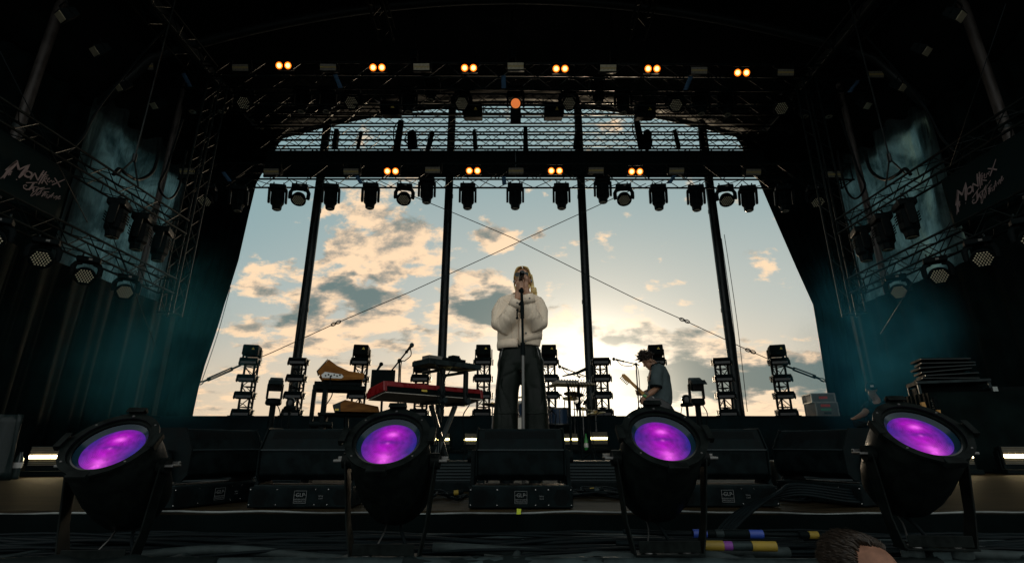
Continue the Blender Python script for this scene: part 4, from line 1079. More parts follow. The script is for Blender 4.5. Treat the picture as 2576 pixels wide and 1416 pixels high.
for i, (xs, y, r, lb) in enumerate((((-1.35, -.42), 2.05, .016, 'thick grey cable between the first and second purple lamps'), ((-.30, 1.0), 2.10, .018, 'thick grey cable under the singer washlight, upper one'), ((-.1, .62), 2.0, .017, 'thick grey cable with a blue sleeve under the singer washlight'), ((.62, .86), 2.02, .018, 'short thick grey cable under the third purple lamp'), ((1.5, 2.9), 2.08, .018, 'thick grey cable right of the fourth purple lamp'))):
    pts = [(xs[0]+(xs[1]-xs[0])*k/30, y+.05*math.sin(k*.13+i), PZ-.008+.012*math.sin(k*.2+i*2)) for k in range(31)]
    o = cable('thick_cable', lb, pts, r, M_HOSE, 'thick grey cables along the stage front', n=12)
    if i == 2:
        g = MB(); g.tube([(p[0], p[1], p[2]) for p in pts[24:29]], r*1.12, 12); g.build('blue_sleeve', M_BLUE, o, smooth=True)
for k in range(5):      # cables rising to the deck on the right of the third lamp
    pts = seg([(.80+.02*k, 2.3, PZ-.02+.01*k), (.95+.03*k, 2.45, .0+.01*k), (1.15+.03*k, 2.62, .045+.012*k), (1.45, 2.78, .07+.012*k), (1.75+.05*k, 2.86+.03*k, .03+.008*k), (2.1+.09*k, 2.98+.09*k, .014), (2.3+.05*((k*3) % 5), 3.3+.06*k, .012), (2.05+.12*((k*2) % 5), 3.75, .012), (2.9, 4.6+.1*k, .012), (4.5, 5.6, .012)], 8)
    cable('deck_cable', 'black cable climbing over the stage lip right of the third purple lamp', pts, .008, M_RUBBER, 'cables climbing over the stage lip')
for (xa, xb, lb) in ((-2.2, -.98, 'black cloth folded over the front rail at the left'), (-.36, .30, 'black cloth folded over the front rail below the singer'), (1.02, 1.42, 'black cloth bunched over the front rail at the right')):
    g = MB(); vs, fs = [], []; n = 70; m_ = 9
    for i in range(n+1):
        x = xa+(xb-xa)*i/n; e = min(1, min(i, n-i)/6)
        for j in range(m_):
            a = -1.1+(math.pi+2.0)*j/(m_-1); r_ = .030+.012*noise.noise(Vector((x*9, j*.9, xa)))+.006*noise.noise(Vector((x*31, j, 2)))
            vs.append((x+.03*noise.noise(Vector((j*.8, xa, 3)))*(1-e), 1.90-r_*math.cos(a)*1.1, PZ-.012+r_*math.sin(a)-(.02 if j in (0, m_-1) else 0)))
    for i in range(n):
        for j in range(m_-1): fs.append((i*m_+j, i*m_+j+1, (i+1)*m_+j+1, (i+1)*m_+j))
    g.add(vs, fs); tag(g.build('rail_cloth', M_VINYL, smooth='all', solid=.004), lb, 'cloth', 'black cloths over the front rail')
# multipin connectors
def connector(lb, x, y, Y, bands, L, r):
    p = P(x, y, Y); t = thing('cable_connector', lb, 'connector', p, R(-4), 'multipin cable connectors'); x0 = -L/2
    for (m, w, rr) in bands:
        g = MB(); g.tube([(x0, 0, 0), (x0+w*L-.001, 0, 0)], r*rr, 16); g.build({'blue_plastic': 'blue_sleeve', 'yellow_plastic': 'yellow_sleeve', 'purple_band': 'purple_band', 'black_paint': 'coupling', 'dirty_aluminium': 'metal_ring'}[m.name], m, t, smooth=True); x0 += w*L
    g = MB(); g.tube(seg([(-L/2-.25, .03, .0), (-L/2-.1, 0, .0), (-L/2, 0, 0)], 5), r*.6, 8); g.build('cable_tail', M_RUBBER, t, smooth='all')
connector('black cable connector with two blue sleeves right of the third lamp', 1831, 1342, 2.06, [(M_BLUE, .2, 1), (M_BLACK, .12, .9), (M_ALUD, .12, .95), (M_BLACK, .36, 1.05), (M_BLUE, .2, 1)], .25, .015)
connector('cable connector with yellow sleeves and a purple band right of the third lamp', 1842, 1372, 1.99, [(M_BLACK, .18, .9), (M_YELP, .22, 1.1), (M_PURP, .1, 1), (M_ALUD, .22, 1), (M_YELP, .28, 1.1)], .30, .015)
connector('small yellow-sleeved connector among the cables at the lower right', 2050, 1345, 2.2, [(M_BLACK, .3, .9), (M_YELP, .3, 1), (M_BLACK, .4, .9)], .12, .014)
# cable heaps on the deck
random.seed(5)
for (cx, cy, n, w, lb) in ((-1.45, 3.35, 9, .5, 'between the left strobe washlights'), (.55, 3.4, 12, .6, 'right of the centre washlight'), (1.72, 3.25, 16, .75, 'left of the fourth purple lamp'), (-.45, 3.3, 6, .35, 'left of the centre washlight')):
    for i in range(n):
        pts = [(cx-w/2+w*k/5+random.uniform(-.05, .05), cy+random.uniform(-.18, .18), .012+.05*random.random()*(1-abs(k-2.5)/2.6)) for k in range(6)]
        cable('heap_cable', f'black cable in the tangle on the stage floor {lb}', seg(pts, 6), random.choice((.006, .008)), M_RUBBER, f'tangled cables {lb}')
    for i in range(max(2, n//4)):
        x, y, z = cx+random.uniform(-w/2, w/2), cy-.12+random.uniform(-.05, .05), .05; a = random.uniform(-.4, .4)
        m, c = ((M_BLUE, 'blue'), (M_YELP, 'yellow'), (M_HOSE, 'grey'), (M_YTAPE, 'lime'))[i % 4]
        d = Vector((math.cos(a), .3*math.sin(a), .1)); q = Vector((x, y, z))
        t = thing('cable_plug', f'small {c}-ringed plug on the cable tangle {lb}', 'plug', q, group='small plugs in the cable tangles')
        g = MB(); g.tube([-d*.045, d*.045], .013, 10); g.build('body', M_BLACK, t, smooth=True)
        g = MB(); g.tube([-d*.012, d*.016], .0145, 10); g.build('ring', m, t, smooth=True)
p = P(1305, 1289, 2.715); g = MB(); g.prism([(-.012, -.018), (.009, -.019), (.012, .017), (-.009, .019)], -.001, .001, 'y'); o = g.build('tape_strip', M_YTAPE, loc=p); tag(o, 'small lime-yellow tape tab on the black stage front below the singer', 'tape')

# ------------------------------------------------------------------ microphones
def stand_base(t, r=.13):
    g = MB(); g.lathe([(0, 0), (r, 0), (r, .012), (r*.85, .022), (.03, .03), (0, .03)], 28); g.build('base', M_BLACK, t, smooth=True)
SY = 3.80
b0 = P(1317.5, 1226, SY); top = P(1312, 722, SY)
t = thing('microphone_stand', 'straight black microphone stand in front of the singer', 'microphone stand', (b0.x, SY, 0))
stand_base(t, .14)
O = Vector((b0.x, SY, 0)); pt = lambda x, y: P(x, y, SY)-O
g = MB(); g.tube([(0, 0, .02), pt(1316, 868)], .0135, 12); g.build('lower_tube', M_CHROMEB, t, smooth=True) if False else None
M_TUBEDK = mat('dark_chrome', (.10, .10, .095), .28, metal=.9)
g = MB(); g.tube([(0, 0, .02), pt(1315.5, 870)], .0135, 12); g.build('lower_tube', M_TUBEDK, t, smooth=True)
g = MB(); g.tube([pt(1315.5, 894), pt(1315.3, 862)], .0185, 12); g.build('clutch', M_BLACK, t, smooth=True)
g = MB(); g.tube([pt(1315.5, 880), pt(1314, 800)], .0095, 10); g.build('middle_tube', M_BLACK, t, smooth=True)
g = MB(); g.tube([pt(1314, 801), pt(1313.6, 765)], .015, 12); g.build('clutch', M_BLACK, t, smooth=True)
g = MB(); g.tube([pt(1313.8, 775), pt(1312, 724)], .0105, 10); g.tube([pt(1313.3, 768), pt(1312.6, 758)], .015, 10); g.tube([pt(1312.5, 736), pt(1312.2, 727)], .016, 10); g.build('upper_tube', M_BLACK, t, smooth=True)
g = MB(); a = pt(1313.6, 784); g.tube([a, pt(1302, 783), pt(1301, 785), pt(1301, 799)], .006, 8); g.ball(pt(1301.5, 780), .010); g.ball(pt(1301, 800), .010); g.build('locking_handle', M_BLACK, t, smooth='all')
for (x, y) in ((1306.5, 765), (1307, 731.5)):
    g = MB(); g.tube([pt(x+5, y), pt(x, y)], .006, 8); g.tube([pt(x+1.5, y), pt(x-2, y)], .011, 10); g.build('knob', M_BLACK, t, smooth=True)
gr, tl = P(1308, 709, 3.93), P(1314, 686, 3.79)
t = thing('microphone', 'black handheld microphone at the mouth of the singer', 'microphone', gr); d = (tl-gr)
g = MB(); g.tube([d*.15, d*.5, d*1.0, d*1.12], [.019, .019, .0225, .014], 14); g.build('handle', M_GLOSS, t, smooth=True)
g = MB(); g.ball((0, 0, 0), .025); g.tube([d*.05, d*.2], [.025, .018], 14); g.build('grille', M_MATT, t, smooth='all')
def boom(label, base, head, tip, group=None, legs=True, mic=True, clip=False, miclabel='', tail=0):
    base, head, tip = Vector(base), Vector(head), Vector(tip)
    t = thing('boom_stand', label, 'microphone stand', base)
    if legs:
        for k in range(3):
            a = .5+k*2.1; g = MB(); g.tube([(0, 0, .22), (.30*math.cos(a), .30*math.sin(a), .012)], .011, 8); g.build('leg', M_BLACK, t)
    hh = head-base
    g = MB(); g.tube([(0, 0, .05), hh*.55], .014, 8); g.tube([hh*.5, hh], .010, 8); g.tube([hh*.52, hh*.57], .02, 10); g.build('pole', M_BLACK, t, smooth=True)
    d = (tip-head); u = d.normalized()
    g = MB(); g.tube([hh-d*tail, tip-base-u*.10], .009, 8); g.ball(hh, .025); g.build('boom_arm', M_BLACK, t, smooth=True)
    g = MB(); g.tube([hh+d*.55, hh+d*.60], .018, 8); g.build('counter_knob', M_BLACK, t, smooth=True)
    s = u.cross(Vector((0, 1, 0))).normalized()
    g = MB(); g.tube(seg([tip-base-u*.04, hh+d*.75+Vector((.03, 0, -.07)), hh+d*.35+Vector((.02, 0, -.06)), hh+Vector((.02, 0, -.05)), hh*.6+Vector((.03, -.02, 0)), Vector((.05, -.05, .05))], 6), .006, 5); g.build('cable_run', M_RUBBER, t)
    m = thing('vocal_microphone', miclabel, 'microphone', tip, group='microphones on booms')
    g = MB(); g.tube([-u*.14, -u*.03], [.011, .017], 12); g.build('handle', M_BLACK, m, smooth=True)
    g = MB(); g.ball((0, 0, 0), (.026, .026, .028)); g.build('grille', M_ALUD, m, smooth='all')
KY = 5.9
boom('boom microphone stand behind the red keyboard', (P(1008, 1000, KY).x, KY, 0), P(1005, 907, KY), P(1036, 868, KY-.2), miclabel='silver-headed microphone high above the red keyboard', tail=.7)
boom('boom microphone stand in front of the guitarist', (P(1605, 1018, 7.9).x, 7.9, 0), P(1600, 916, 7.9), P(1544, 903, 7.9), miclabel='microphone on the boom facing the guitarist', tail=.15)
boom('boom microphone stand leaning beside the third mast', (P(1488, 1060, 8.2).x, 8.2, 0), P(1472, 1010, 8.3), P(1480, 1000, 8.3), miclabel='small microphone by the foot of the third mast', tail=.3)
boom('short boom stand rising from the percussion table', P(1460, 958, 8.0), P(1451, 938, 8.0), P(1408, 922, 8.0), legs=False, miclabel='large microphone hanging above the percussion table', tail=.7)
p = P(1447, 938, 7.9); t = thing('short_microphone', 'black microphone lying across its clip on the percussion table', 'microphone', p)
g = MB(); g.tube([(-.20, 0, -.05), (.02, 0, .0), (.14, 0, .05)], [.011, .02, .026], 12); g.build('handle', M_BLACK, t, smooth=True)
g = MB(); g.ball((.16, 0, .057), (.035, .027, .027)); g.build('grille', M_MATT, t, smooth='all')
p = P(957, 919, KY); t = thing('talk_microphone', 'small microphone sticking up behind the black music screen', 'microphone', p)
g = MB(); g.tube([(-.07, 0, -.12), (0, 0, 0)], [.010, .016], 12); g.build('handle', M_BLACK, t, smooth=True)
g = MB(); g.ball((.008, 0, .015), .024); g.build('grille', M_MATT, t, smooth='all')
# ------------------------------------------------------------------ keyboards
def keyboard_body(t, w, d, h, mcase, mtop, mside=None, keys=True):
    g = MB(); g.box((0, 0, h*.36), (w, d, h*.72)); c = g.build('case', mcase, t, bevel=.006)
    g = MB(); g.prism([(-d/2, h*.72), (d*.10, h*.78), (d/2, h*.78), (d/2, h), (d*.45, h), (-.0, h*.9)][:0] or [(d*.02, h*.72), (d/2, h*.72), (d/2, h), (d*.1, h)], -w/2+.01, w/2-.01); g.build('panel', mtop, c, bevel=.003)
    return c
# red stage keyboard: we see its back and its grey underside
pL, pR = P(948, 990, 5.45), P(1190, 1003, 6.35)
yaw = math.atan2(pR.y-pL.y, pR.x-pL.x); ctr = (pL+pR)/2; Lk = (pR-pL).length*1.0
kz = .80
t = thing('red_keyboard', 'long red stage keyboard on a dark cross stand', 'keyboard', (ctr.x, ctr.y, kz), yaw); t.rotation_euler = (R(-10), 0, yaw)
bz = .108
g = MB(); g.prism([(-.17, 0), (-.17, .055), (-.165, bz), (.12, bz*.9), (.17, .06), (.17, 0)], -Lk/2+.02, Lk/2-.02); body = g.build('case', M_MATT, t, bevel=.004)
for x in (-1, 1):
    g = MB(); g.prism([(-.18, .005), (-.18, bz+.004), (.12, bz), (.18, .065), (.18, .005)], x*Lk/2-.02, x*Lk/2+.02); g.build('red_cheek', M_RED, t, bevel=.006)
g = MB(); g.box((0, -.173, bz*.78), (Lk-.04, .012, bz*.45)); g.box((0, -.10, bz+.003), (Lk-.04, .15, .006)); g.build('red_panel', M_RED, t, bevel=.002)
g = MB(); g.box((0, 0, -.004), (Lk, .35, .008)); g.build('underside', M_UNDER, t) if False else None
M_UNDER = mat('grey_underside', (.36, .33, .28), .6, vary=.2, vscale=10)
g = MB(); g.box((0, 0, -.005), (Lk, .35, .008)); g.build('underside', M_UNDER, t)
g = MB(); g.box((-.02-Lk*.12, -.181, .04), (.07, .004, .022)); g.build('yellow_sticker', M_YELL, body)
g = MB()
for k in range(9): g.lathe([(.011, 0), (.010, .014), (0, .014)], 10, Matrix.Translation((-Lk*.42+k*.11, -.09, bz+.006)))
g.build('knobs', M_BLACK, body, smooth=True)
g = MB()
for k in range(24): g.box((.1+k*.012, -.176, .032), (.008, .004, .02))
g.build('sockets', M_GLOSS, body)
g = MB()
for k in range(52): g.box((-Lk*.46+Lk*.92*k/51, .145, .068), (Lk*.92/53, .06, .016))
g.build('keys', M_WHITE, body)
# double cross stand with upper arms
st = thing('keyboard_stand', 'dark double-braced keyboard stand under the red keyboard', 'keyboard stand', (ctr.x, ctr.y, 0), yaw)
xs = (-.02, .33)
for x in xs:
    g = MB(); g.box((x+.06, 0, kz-.035), (.045, .40, .04)); g.build('support_arm', M_STEELP, st, bevel=.004)
for (a, b) in (((.02, -.05, kz-.06), (.32, -.05, .02)), ((.36, -.05, kz-.06), (.04, -.05, .02)), ((.06, .05, kz-.06), (.36, .05, .02)), ((.40, .05, kz-.06), (.08, .05, .02))):
    g = MB(); g.tube([a, b], .022, 4); g.build('brace', M_STEELP, st)
for x in (.05, .38):
    g = MB(); g.box((x, -.19, kz+.14), (.045, .045, .36)); g.build('upright', M_STEELP, st, bevel=.004)
    g = MB(); g.box((x, 0, kz+.32), (.035, .42, .03), Matrix.Rotation(R(0), 4, 'X')); g.build('upper_arm', M_STEELP, st, bevel=.004)
    g = MB(); g.tube([(x, -.23, kz-.02), (x, -.26, kz-.02)], .03, 14); g.build('knob', M_ALUD, st, smooth=True)
for x in (0, .42):
    g = MB(); g.box((x, 0, .015), (.05, .5, .03)); g.build('foot', M_STEELP, st, bevel=.004)
for i, (x0, dx) in enumerate(((-.02, .05), (.0, -.04), (.03, .02), (.36, .05))):
    g = MB(); g.tube(seg([(x0, -.2, kz+.1), (x0+dx, -.24, kz-.03), (x0-dx, -.24, kz-.2), (x0+dx*.6, -.2, .3), (x0, -.18, .02)], 6), .007, 5); g.build('cable_run', M_RUBBER, st)
# upper silver synthesizer
p = P(1086, 948, 5.85); t = thing('silver_synthesizer', 'flat silver synthesizer on the upper tier above the red keyboard', 'synthesizer', (ctr.x+.2, ctr.y, kz+.345), yaw)
g = MB(); g.box((0, 0, .03), (.74, .34, .055)); c = g.build('case', M_ALUD, t, bevel=.006)
g = MB(); g.box((0, 0, .061), (.72, .32, .008)); g.build('panel', M_BLACK, c)
g = MB(); g.box((-.25, -.05, .085), (.18, .14, .045)); g.build('side_module', M_GREYP, t, bevel=.005)
g = MB()
for k in range(10): g.lathe([(.011, 0), (.009, .018), (0, .018)], 10, Matrix.Translation((-.1+k*.04, -.08, .064)))
g.build('knobs', M_BLACK, c, smooth=True)
g = MB(); g.tube(seg([(-.3, -.17, .03), (-.28, -.22, -.05), (-.2, -.2, -.12), (-.16, -.2, -.3)], 5), .006, 5); g.tube(seg([(.0, -.17, .05), (-.08, -.2, -.02), (-.2, -.2, -.2), (-.16, -.2, -.34)], 5), .006, 5); g.build('cable_run', M_RUBBER, c)
t = thing('effects_box', 'small boxy effects unit with knobs on top of the silver synthesizer', 'effects unit', (ctr.x+.23, ctr.y+.02, kz+.415), yaw)
g = MB(); g.box((0, 0, .02), (.30, .2, .035)); c = g.build('case', M_BLACK, t, bevel=.004)
g = MB(); g.box((.05, 0, .06), (.10, .10, .05)); g.lathe([(.02, 0), (.018, .03), (0, .03)], 10, Matrix.Translation((.13, 0, .04))); g.build('module', M_BLACK, c, bevel=.004)
# black music screen
p = P(958, 951, 5.75); t = thing('music_screen', 'black rectangular screen standing behind the red keyboard', 'screen', (p.x, p.y+.1, p.z), .12)
g = MB(); g.box((0, 0, 0), (.265, .025, .215)); c = g.build('panel', M_MATT, t, bevel=.006)
g = MB(); g.tube([(0, .02, -.1), (.02, .02, -p.z+.02)], .013, 8); g.build('pole', M_BLACK, t)
for k in range(3):
    a = k*2.1; g = MB(); g.tube([(.02, .02, -p.z+.25), (.02+.25*math.cos(a), .02+.25*math.sin(a), -p.z+.01)], .01, 6); g.build('leg', M_BLACK, t)
# wooden synthesizers on the left stand
p = P(845, 953, 5.85); wz = p.z-.03
t = thing('wooden_synthesizer', 'oak-sided synthesizer with a raised control panel on the top tier', 'synthesizer', (p.x, 5.95, wz), R(18))
prof = [(-.165, 0), (-.23, .085), (-.125, .225), (-.03, .16), (.10, .105), (.27, .085), (.27, .02), (.0, .0)]
prof2 = [(-q[0], q[1]) for q in prof]
A = Matrix.Rotation(R(90), 4, 'Z')
def side_prism(a, b): 
    g = MB(); g.prism([(q[0], q[1]) for q in prof], a, b, 'y'); return g
for y in (-.24, .24): side_prism(y-.014, y+.014).build('oak_cheek', M_OAK, t, bevel=.003)
g = MB(); g.prism([(-.15, .012), (-.215, .085), (-.125, .205), (-.04, .145), (.10, .09), (.255, .072), (.255, .02), (0, .012)], -.226, .226, 'y'); c = g.build('case', M_BLACK, t)
M2 = mat('smoked_panel', (.12, .12, .11), .25, metal=.4)
g = MB(); a = Vector((-.232, 0, .088)); b = Vector((-.130, 0, .228)); nn = Vector((-.81, 0, .59))*.006
g.add([a+nn+Vector((0, -.22, 0)), b+nn+Vector((0, -.22, 0)), b+nn+Vector((0, .22, 0)), a+nn+Vector((0, .22, 0))], [(0, 1, 2, 3)]); g.build('rear_panel', M2, c, solid=.006)
g = MB(); g.prism([(-.17, .02), (-.185, .05), (-.15, .085), (.03, .065), (.05, .04), (.03, .02)], -.257, -.2545, 'y'); s_ = g.build('socket_plate', M_WHITE, t)
g = MB()
for k in range(6): g.lathe([(.009, 0), (.007, .006), (0, .006)], 8, Matrix.Translation((-.14+k*.03, -.258, .045+.012*(k % 2))) @ Matrix.Rotation(R(90), 4, 'X'))
g.build('jacks', M_BLACK, s_)
g = MB(); g.tube(seg([(-.09, -.26, .04), (-.08, -.30, -.05), (-.05, -.28, -.16), (-.12, -.25, -.3)], 5), .006, 5); g.build('cable_run', M_RUBBER, c)
st = thing('tiered_stand', 'dark two-tier stand carrying the wooden synthesizers', 'keyboard stand', (p.x, 5.95, 0), R(18))
for y in (-.18, .18):
    g = MB(); g.box((0, y, wz-.03), (.50, .05, .035)); g.build('upper_arm', M_BLACK, st, bevel=.004)
    g = MB(); g.box((-.13, y, wz-.30), (.05, .05, .55)); g.build('upright', M_BLACK, st, bevel=.004)
g = MB(); g.box((.02, 0, wz-.075), (.56, .42, .05), Matrix.Rotation(R(0), 4, 'Y')); g.build('upper_tray', M_MATT, st, bevel=.006)
g = MB(); g.box((.12, -.02, wz-.36), (.60, .40, .03)); g.build('lower_tray', M_BLACK, st, bevel=.006)
for (x, y) in ((-.1, -.16), (-.1, .16), (.12, -.16), (.12, .16)):
    g = MB(); g.tube([(x, y, wz-.36), (x+(.06 if x > 0 else -.04), y, .01)], .024, 8); g.build('leg', M_BLACK, st, smooth=True)
for s in (-1, 1):
    g = MB(); g.tube([(-.25, s*.19, wz-.47), (-.02, s*.19, wz-.47)], .03, 8); g.build('cross_bar', M_BLACK, st, smooth=True)
g = MB(); g.tube([(-.24, -.19, wz-.1), (-.24, -.19, wz-.47)], .024, 8); g.build('side_arm', M_BLACK, st, smooth=True)
t = thing('low_synthesizer', 'low walnut-sided synthesizer on the lower tier, left of the red keyboard', 'synthesizer', (p.x+.20, 5.9, wz-.34), R(18))
g = MB(); g.prism([(-.18, 0), (-.21, .07), (-.10, .12), (.26, .055), (.28, 0)], -.2, .2, 'y'); c = g.build('case', M_ALUD, t, bevel=.004)
for y in (-.212, .212):
    g = MB(); g.prism([(-.12, 0), (-.13, .085), (-.09, .125), (.27, .062), (.29, 0)], y-.011, y+.011, 'y'); g.build('walnut_cheek', M_WALNUT, t, bevel=.003)
g = MB()
for k in range(8): g.lathe([(.009, 0), (.008, .018), (0, .018)], 8, Matrix.Translation((-.08+.03*k, -.1, .115-.006*k)))
g.build('knobs', M_BLACK, c)
g = MB(); g.box((-.16, -.203, .02), (.04, .01, .02)); g.build('yellow_plug', M_YELL, c)

# ------------------------------------------------------------------ drums and percussion table
DZ, DY = .222, 9.75
dk = thing('drum_kit', 'blue drum kit half hidden behind the legs of the singer', 'drum kit', (.25, DY, DZ))
RX = Matrix.Rotation(R(90), 4, 'X')
def drum(name, c, r, h, tilt=0, m=M_DRUM):
    M = Matrix.Translation(c) @ Matrix.Rotation(R(tilt), 4, 'X')
    g = MB(); g.lathe([(r, 0), (r, h)], 28, M); d = g.build(name, m, dk, smooth='all')
    g = MB(); g.lathe([(0, h), (r*.98, h)], 28, M); g.lathe([(0, 0), (r*.98, 0)], 28, M); g.build('drum_skin', M_DHEAD, d)
    g = MB()
    for z in (0, h): g.lathe([(r, z-.012), (r+.012, z-.012), (r+.012, z+.012), (r, z+.012)], 28, M)
    g.build('hoops', M_CHROMED, d, smooth=True)
    g = MB()
    for k in range(8):
        a = k*math.pi/4; g.tube([M @ Vector(((r+.012)*math.cos(a), (r+.012)*math.sin(a), .0)), M @ Vector(((r+.012)*math.cos(a), (r+.012)*math.sin(a), h))], .006, 5)
    g.build('lugs', M_CHROME, d)
    return d
bd = drum('bass_drum', (-.05, .2, .29), .28, .40, 90)
g = MB()
for a, b in (((-.05, 0), (0, .06)), ((0, .06), (.05, 0)), ((.05, 0), (0, -.06)), ((0, -.06), (-.05, 0))):
    g.tube([(-.05+a[0], -.206, .30+a[1]), (-.05+b[0], -.206, .30+b[1])], .005, 4)
g.build('emblem', M_BLACK, bd)
drum('rack_tom', (-.12, .0, .62), .15, .22, 12); drum('floor_tom', (.62, .05, .46), .19, .28, 4); drum('snare_drum', (.28, .35, .55), .17, .14, 6)
def cymbal(c, r, tilt, stand):
    M = Matrix.Translation(c) @ Matrix.Rotation(R(tilt[0]), 4, 'X') @ Matrix.Rotation(R(tilt[1]), 4, 'Y')
    g = MB(); g.lathe([(r, 0), (r*.4, .018), (r*.22, .025), (.04, .05), (0, .055)], 32, M); g.build('cymbal', M_BRONZE, dk, smooth=True, solid=.003)
    if stand:
        g = MB(); g.tube([(c[0], c[1], .05), (c[0], c[1], c[2]+.06)], .011, 8); g.tube([(c[0], c[1], c[2]*.5), (c[0], c[1], c[2]*.56)], .018, 8); g.build('cymbal_stand', M_CHROMED, dk)
        for k in range(3):
            a = .4+k*2.1; g = MB(); g.tube([(c[0], c[1], .25), (c[0]+.26*math.cos(a), c[1]+.26*math.sin(a), .01)], .009, 6); g.build('stand_leg', M_CHROMED, dk)
cymbal((1.06, -.05, .70), .22, (6, 4), True); cymbal((.95, .35, 1.02), .2, (-10, 6), True); cymbal((-.25, .35, .95), .24, (10, -6), True); cymbal((.85, .1, .92), .15, (20, 0), True)
cymbal((1.34, .25, .66), .19, (8, -8), True); cymbal((-.62, .15, .80), .2, (-6, 8), True)
for k, (x, y, z) in enumerate(((.70, -.1, .95), (.42, -.15, .93), (1.15, -.2, .8), (.52, -.2, .66))):
    g = MB(); g.tube([(x, y, z-.3), (x+.03, y, z-.05), (x-.05, y, z+.02)], .010, 6); g.tube([(x-.1, y, z-.02), (x-.03, y, z+.03)], [.012, .02], 8); g.build('drum_microphone', M_BLACK, dk)
g = MB(); g.tube(seg([(1.3, 0, .62), (1.45, -.02, .72), (1.42, -.02, .55), (1.3, 0, .5), (1.22, 0, .55)], 6), .006, 5); g.build('cable_loop', M_RUBBER, dk)
p = P(1437, 968, 8.0); t = thing('percussion_table', 'pale tabletop with pads and dangling cables right of the singer', 'percussion table', (p.x, 8.0, 0), R(14)); hz = p.z
g = MB(); g.box((0, 0, hz), (.60, .42, .022)); tp = g.build('tabletop', M_CREAMD, t, bevel=.004) if False else None
M_CREAMD = mat('worn_ply', (.26, .22, .15), .6, vary=.2)
g = MB(); g.box((0, 0, hz), (.62, .44, .022)); tp = g.build('tabletop', M_CREAMD, t, bevel=.004)
g = MB(); g.box((-.10, .0, hz+.032), (.34, .30, .045)); pd = g.build('pad_unit', M_GREYP, t, bevel=.006)
g = MB(); g.box((.20, .02, hz+.025), (.2, .28, .03)); g.build('mixer_unit', M_GREYP, t, bevel=.006)
g = MB()
for k in range(12): g.lathe([(.011, 0), (.009, .022), (0, .022)], 8, Matrix.Translation((-.24+.045*k, -.12, hz+.05)))
g.build('knobs', M_ALU, t, smooth=True)
for x in (-.05, .12):
    g = MB(); g.tube([(x, 0, hz), (x+.02, 0, .02)], .02, 8); g.build('leg', M_BLACK, t)
g = MB(); g.box((0, 0, .015), (.5, .4, .03)); g.build('foot', M_BLACK, t, bevel=.004)
for k in range(9):
    x = -.15+.045*k; g = MB(); g.tube(seg([(x, -.2, hz+.03), (x+.01, -.25, hz-.05), (x*.5+.03, -.18, hz-.22), (.06, -.05, hz-.45), (.08, -.03, .05)], 5), .006, 5); g.build('cable_run', M_RUBBER, t)

# ------------------------------------------------------------------ gear in the wings
p = P(2158, 1032, 9.6)
cs = thing('flight_case', 'grey flight case at the right end of the riser, lower of two', 'flight case', (p.x+.1, 10.9, .862), R(-6), 'stacked grey flight cases')
def case(t, w, d, h, marks):
    g = MB(); g.box((0, 0, h/2), (w, d, h)); c = g.build('shell', M_CASE, t, bevel=.004)
    g = MB()
    for sx in (-1, 1):
        for sy in (-1, 1): g.box((sx*w/2, sy*d/2, h/2), (.022, .022, h+.004))
        for z in (0, h): g.box((sx*w/2, 0, z), (.02, d, .02))
    for sy in (-1, 1):
        for z in (0, h): g.box((0, sy*d/2, z), (w, .02, .02))
    g.build('edging', M_ALU, t)
    for (m, x, z, ww, hh) in marks:
        g = MB(); g.box((x, -d/2-.003, z), (ww, .004, hh)); g.build('marking', m, t)
case(cs, .42, .5, .27, [(M_REDM, -.02, .21, .18, .05), (mat('green_mark', (.05, .22, .12), .6), -.02, .13, .2, .04), (M_HOSE, 0, .06, .14, .04)])
cs2 = thing('flight_case', 'dark flight case with a red mark, upper of two at the right', 'flight case', (p.x+.08, 10.9, 1.14), R(-10), 'stacked grey flight cases')
case(cs2, .44, .5, .17, [(M_REDM, .0, .09, .16, .05)])
# amplifier rack with folded gear, draped table, instruments on stands on the right
p = P(2392, 1010, 7.2); t = thing('case_rack', 'open black rack with pale aluminium edges on the right wing', 'rack', (p.x, 7.2, 0), R(-24)); hz = p.z+.25
for (x, y) in ((-.38, -.25), (.38, -.25), (-.38, .25), (.38, .25)):
    g = MB(); g.box((x, y, hz/2), (.03, .03, hz)); g.build('upright', M_ALUD, t)
g = MB(); g.box((0, 0, hz), (.80, .54, .05)); g.build('top', M_MATT, t); 
g = MB(); g.box((0, -.275, hz), (.80, .012, .03)); g.build('edge', M_ALUD, t)
g = MB(); g.box((0, .1, hz*.5), (.74, .3, hz-.1)); g.build('back', M_MATT, t)
for k in range(6):
    o = thing('folded_case_lid', f'thin dark lid lying in the loose stack on the rack, {ORD[k]} from the bottom', 'lid', (p.x+.03*math.sin(k*2), 7.2, hz+.03+.052*k), R(-24+5*math.sin(k*3)), 'lids stacked on the rack')
    g = MB(); g.box((0, 0, .02), (.62-.03*(k % 3), .42, .028), Matrix.Rotation(R(3*math.sin(k*5+1)), 4, 'Y')); g.build('board', M_MATT, o)
    g = MB(); g.box((0, -.213, .02), (.62-.03*(k % 3), .006, .010), Matrix.Rotation(R(3*math.sin(k*5+1)), 4, 'Y')); g.build('rim_strip', M_STEELP, o)
p = P(2520, 1060, 6.6); t = thing('draped_table', 'table hidden under pleated black cloth at the right edge', 'table', (p.x, 6.7, 0), R(-12)); hz = P(2500, 985, 6.4).z
g = MB(); vs, fs = [], []; W2, D2 = .85, .4; per = []
n = 120
for i in range(n):
    q = i/n*4; e = int(q); f = q-e
    c = [(-W2+2*W2*f, -D2), (W2, -D2+2*D2*f), (W2-2*W2*f, D2), (-W2, D2-2*D2*f)][e]; k = 1+.035*math.sin(i*1.7)
    per.append(c); vs += [(c[0], c[1], hz), (c[0]*k, c[1]*k, hz*.5), (c[0]*k*1.02, c[1]*k*1.04, .01)]
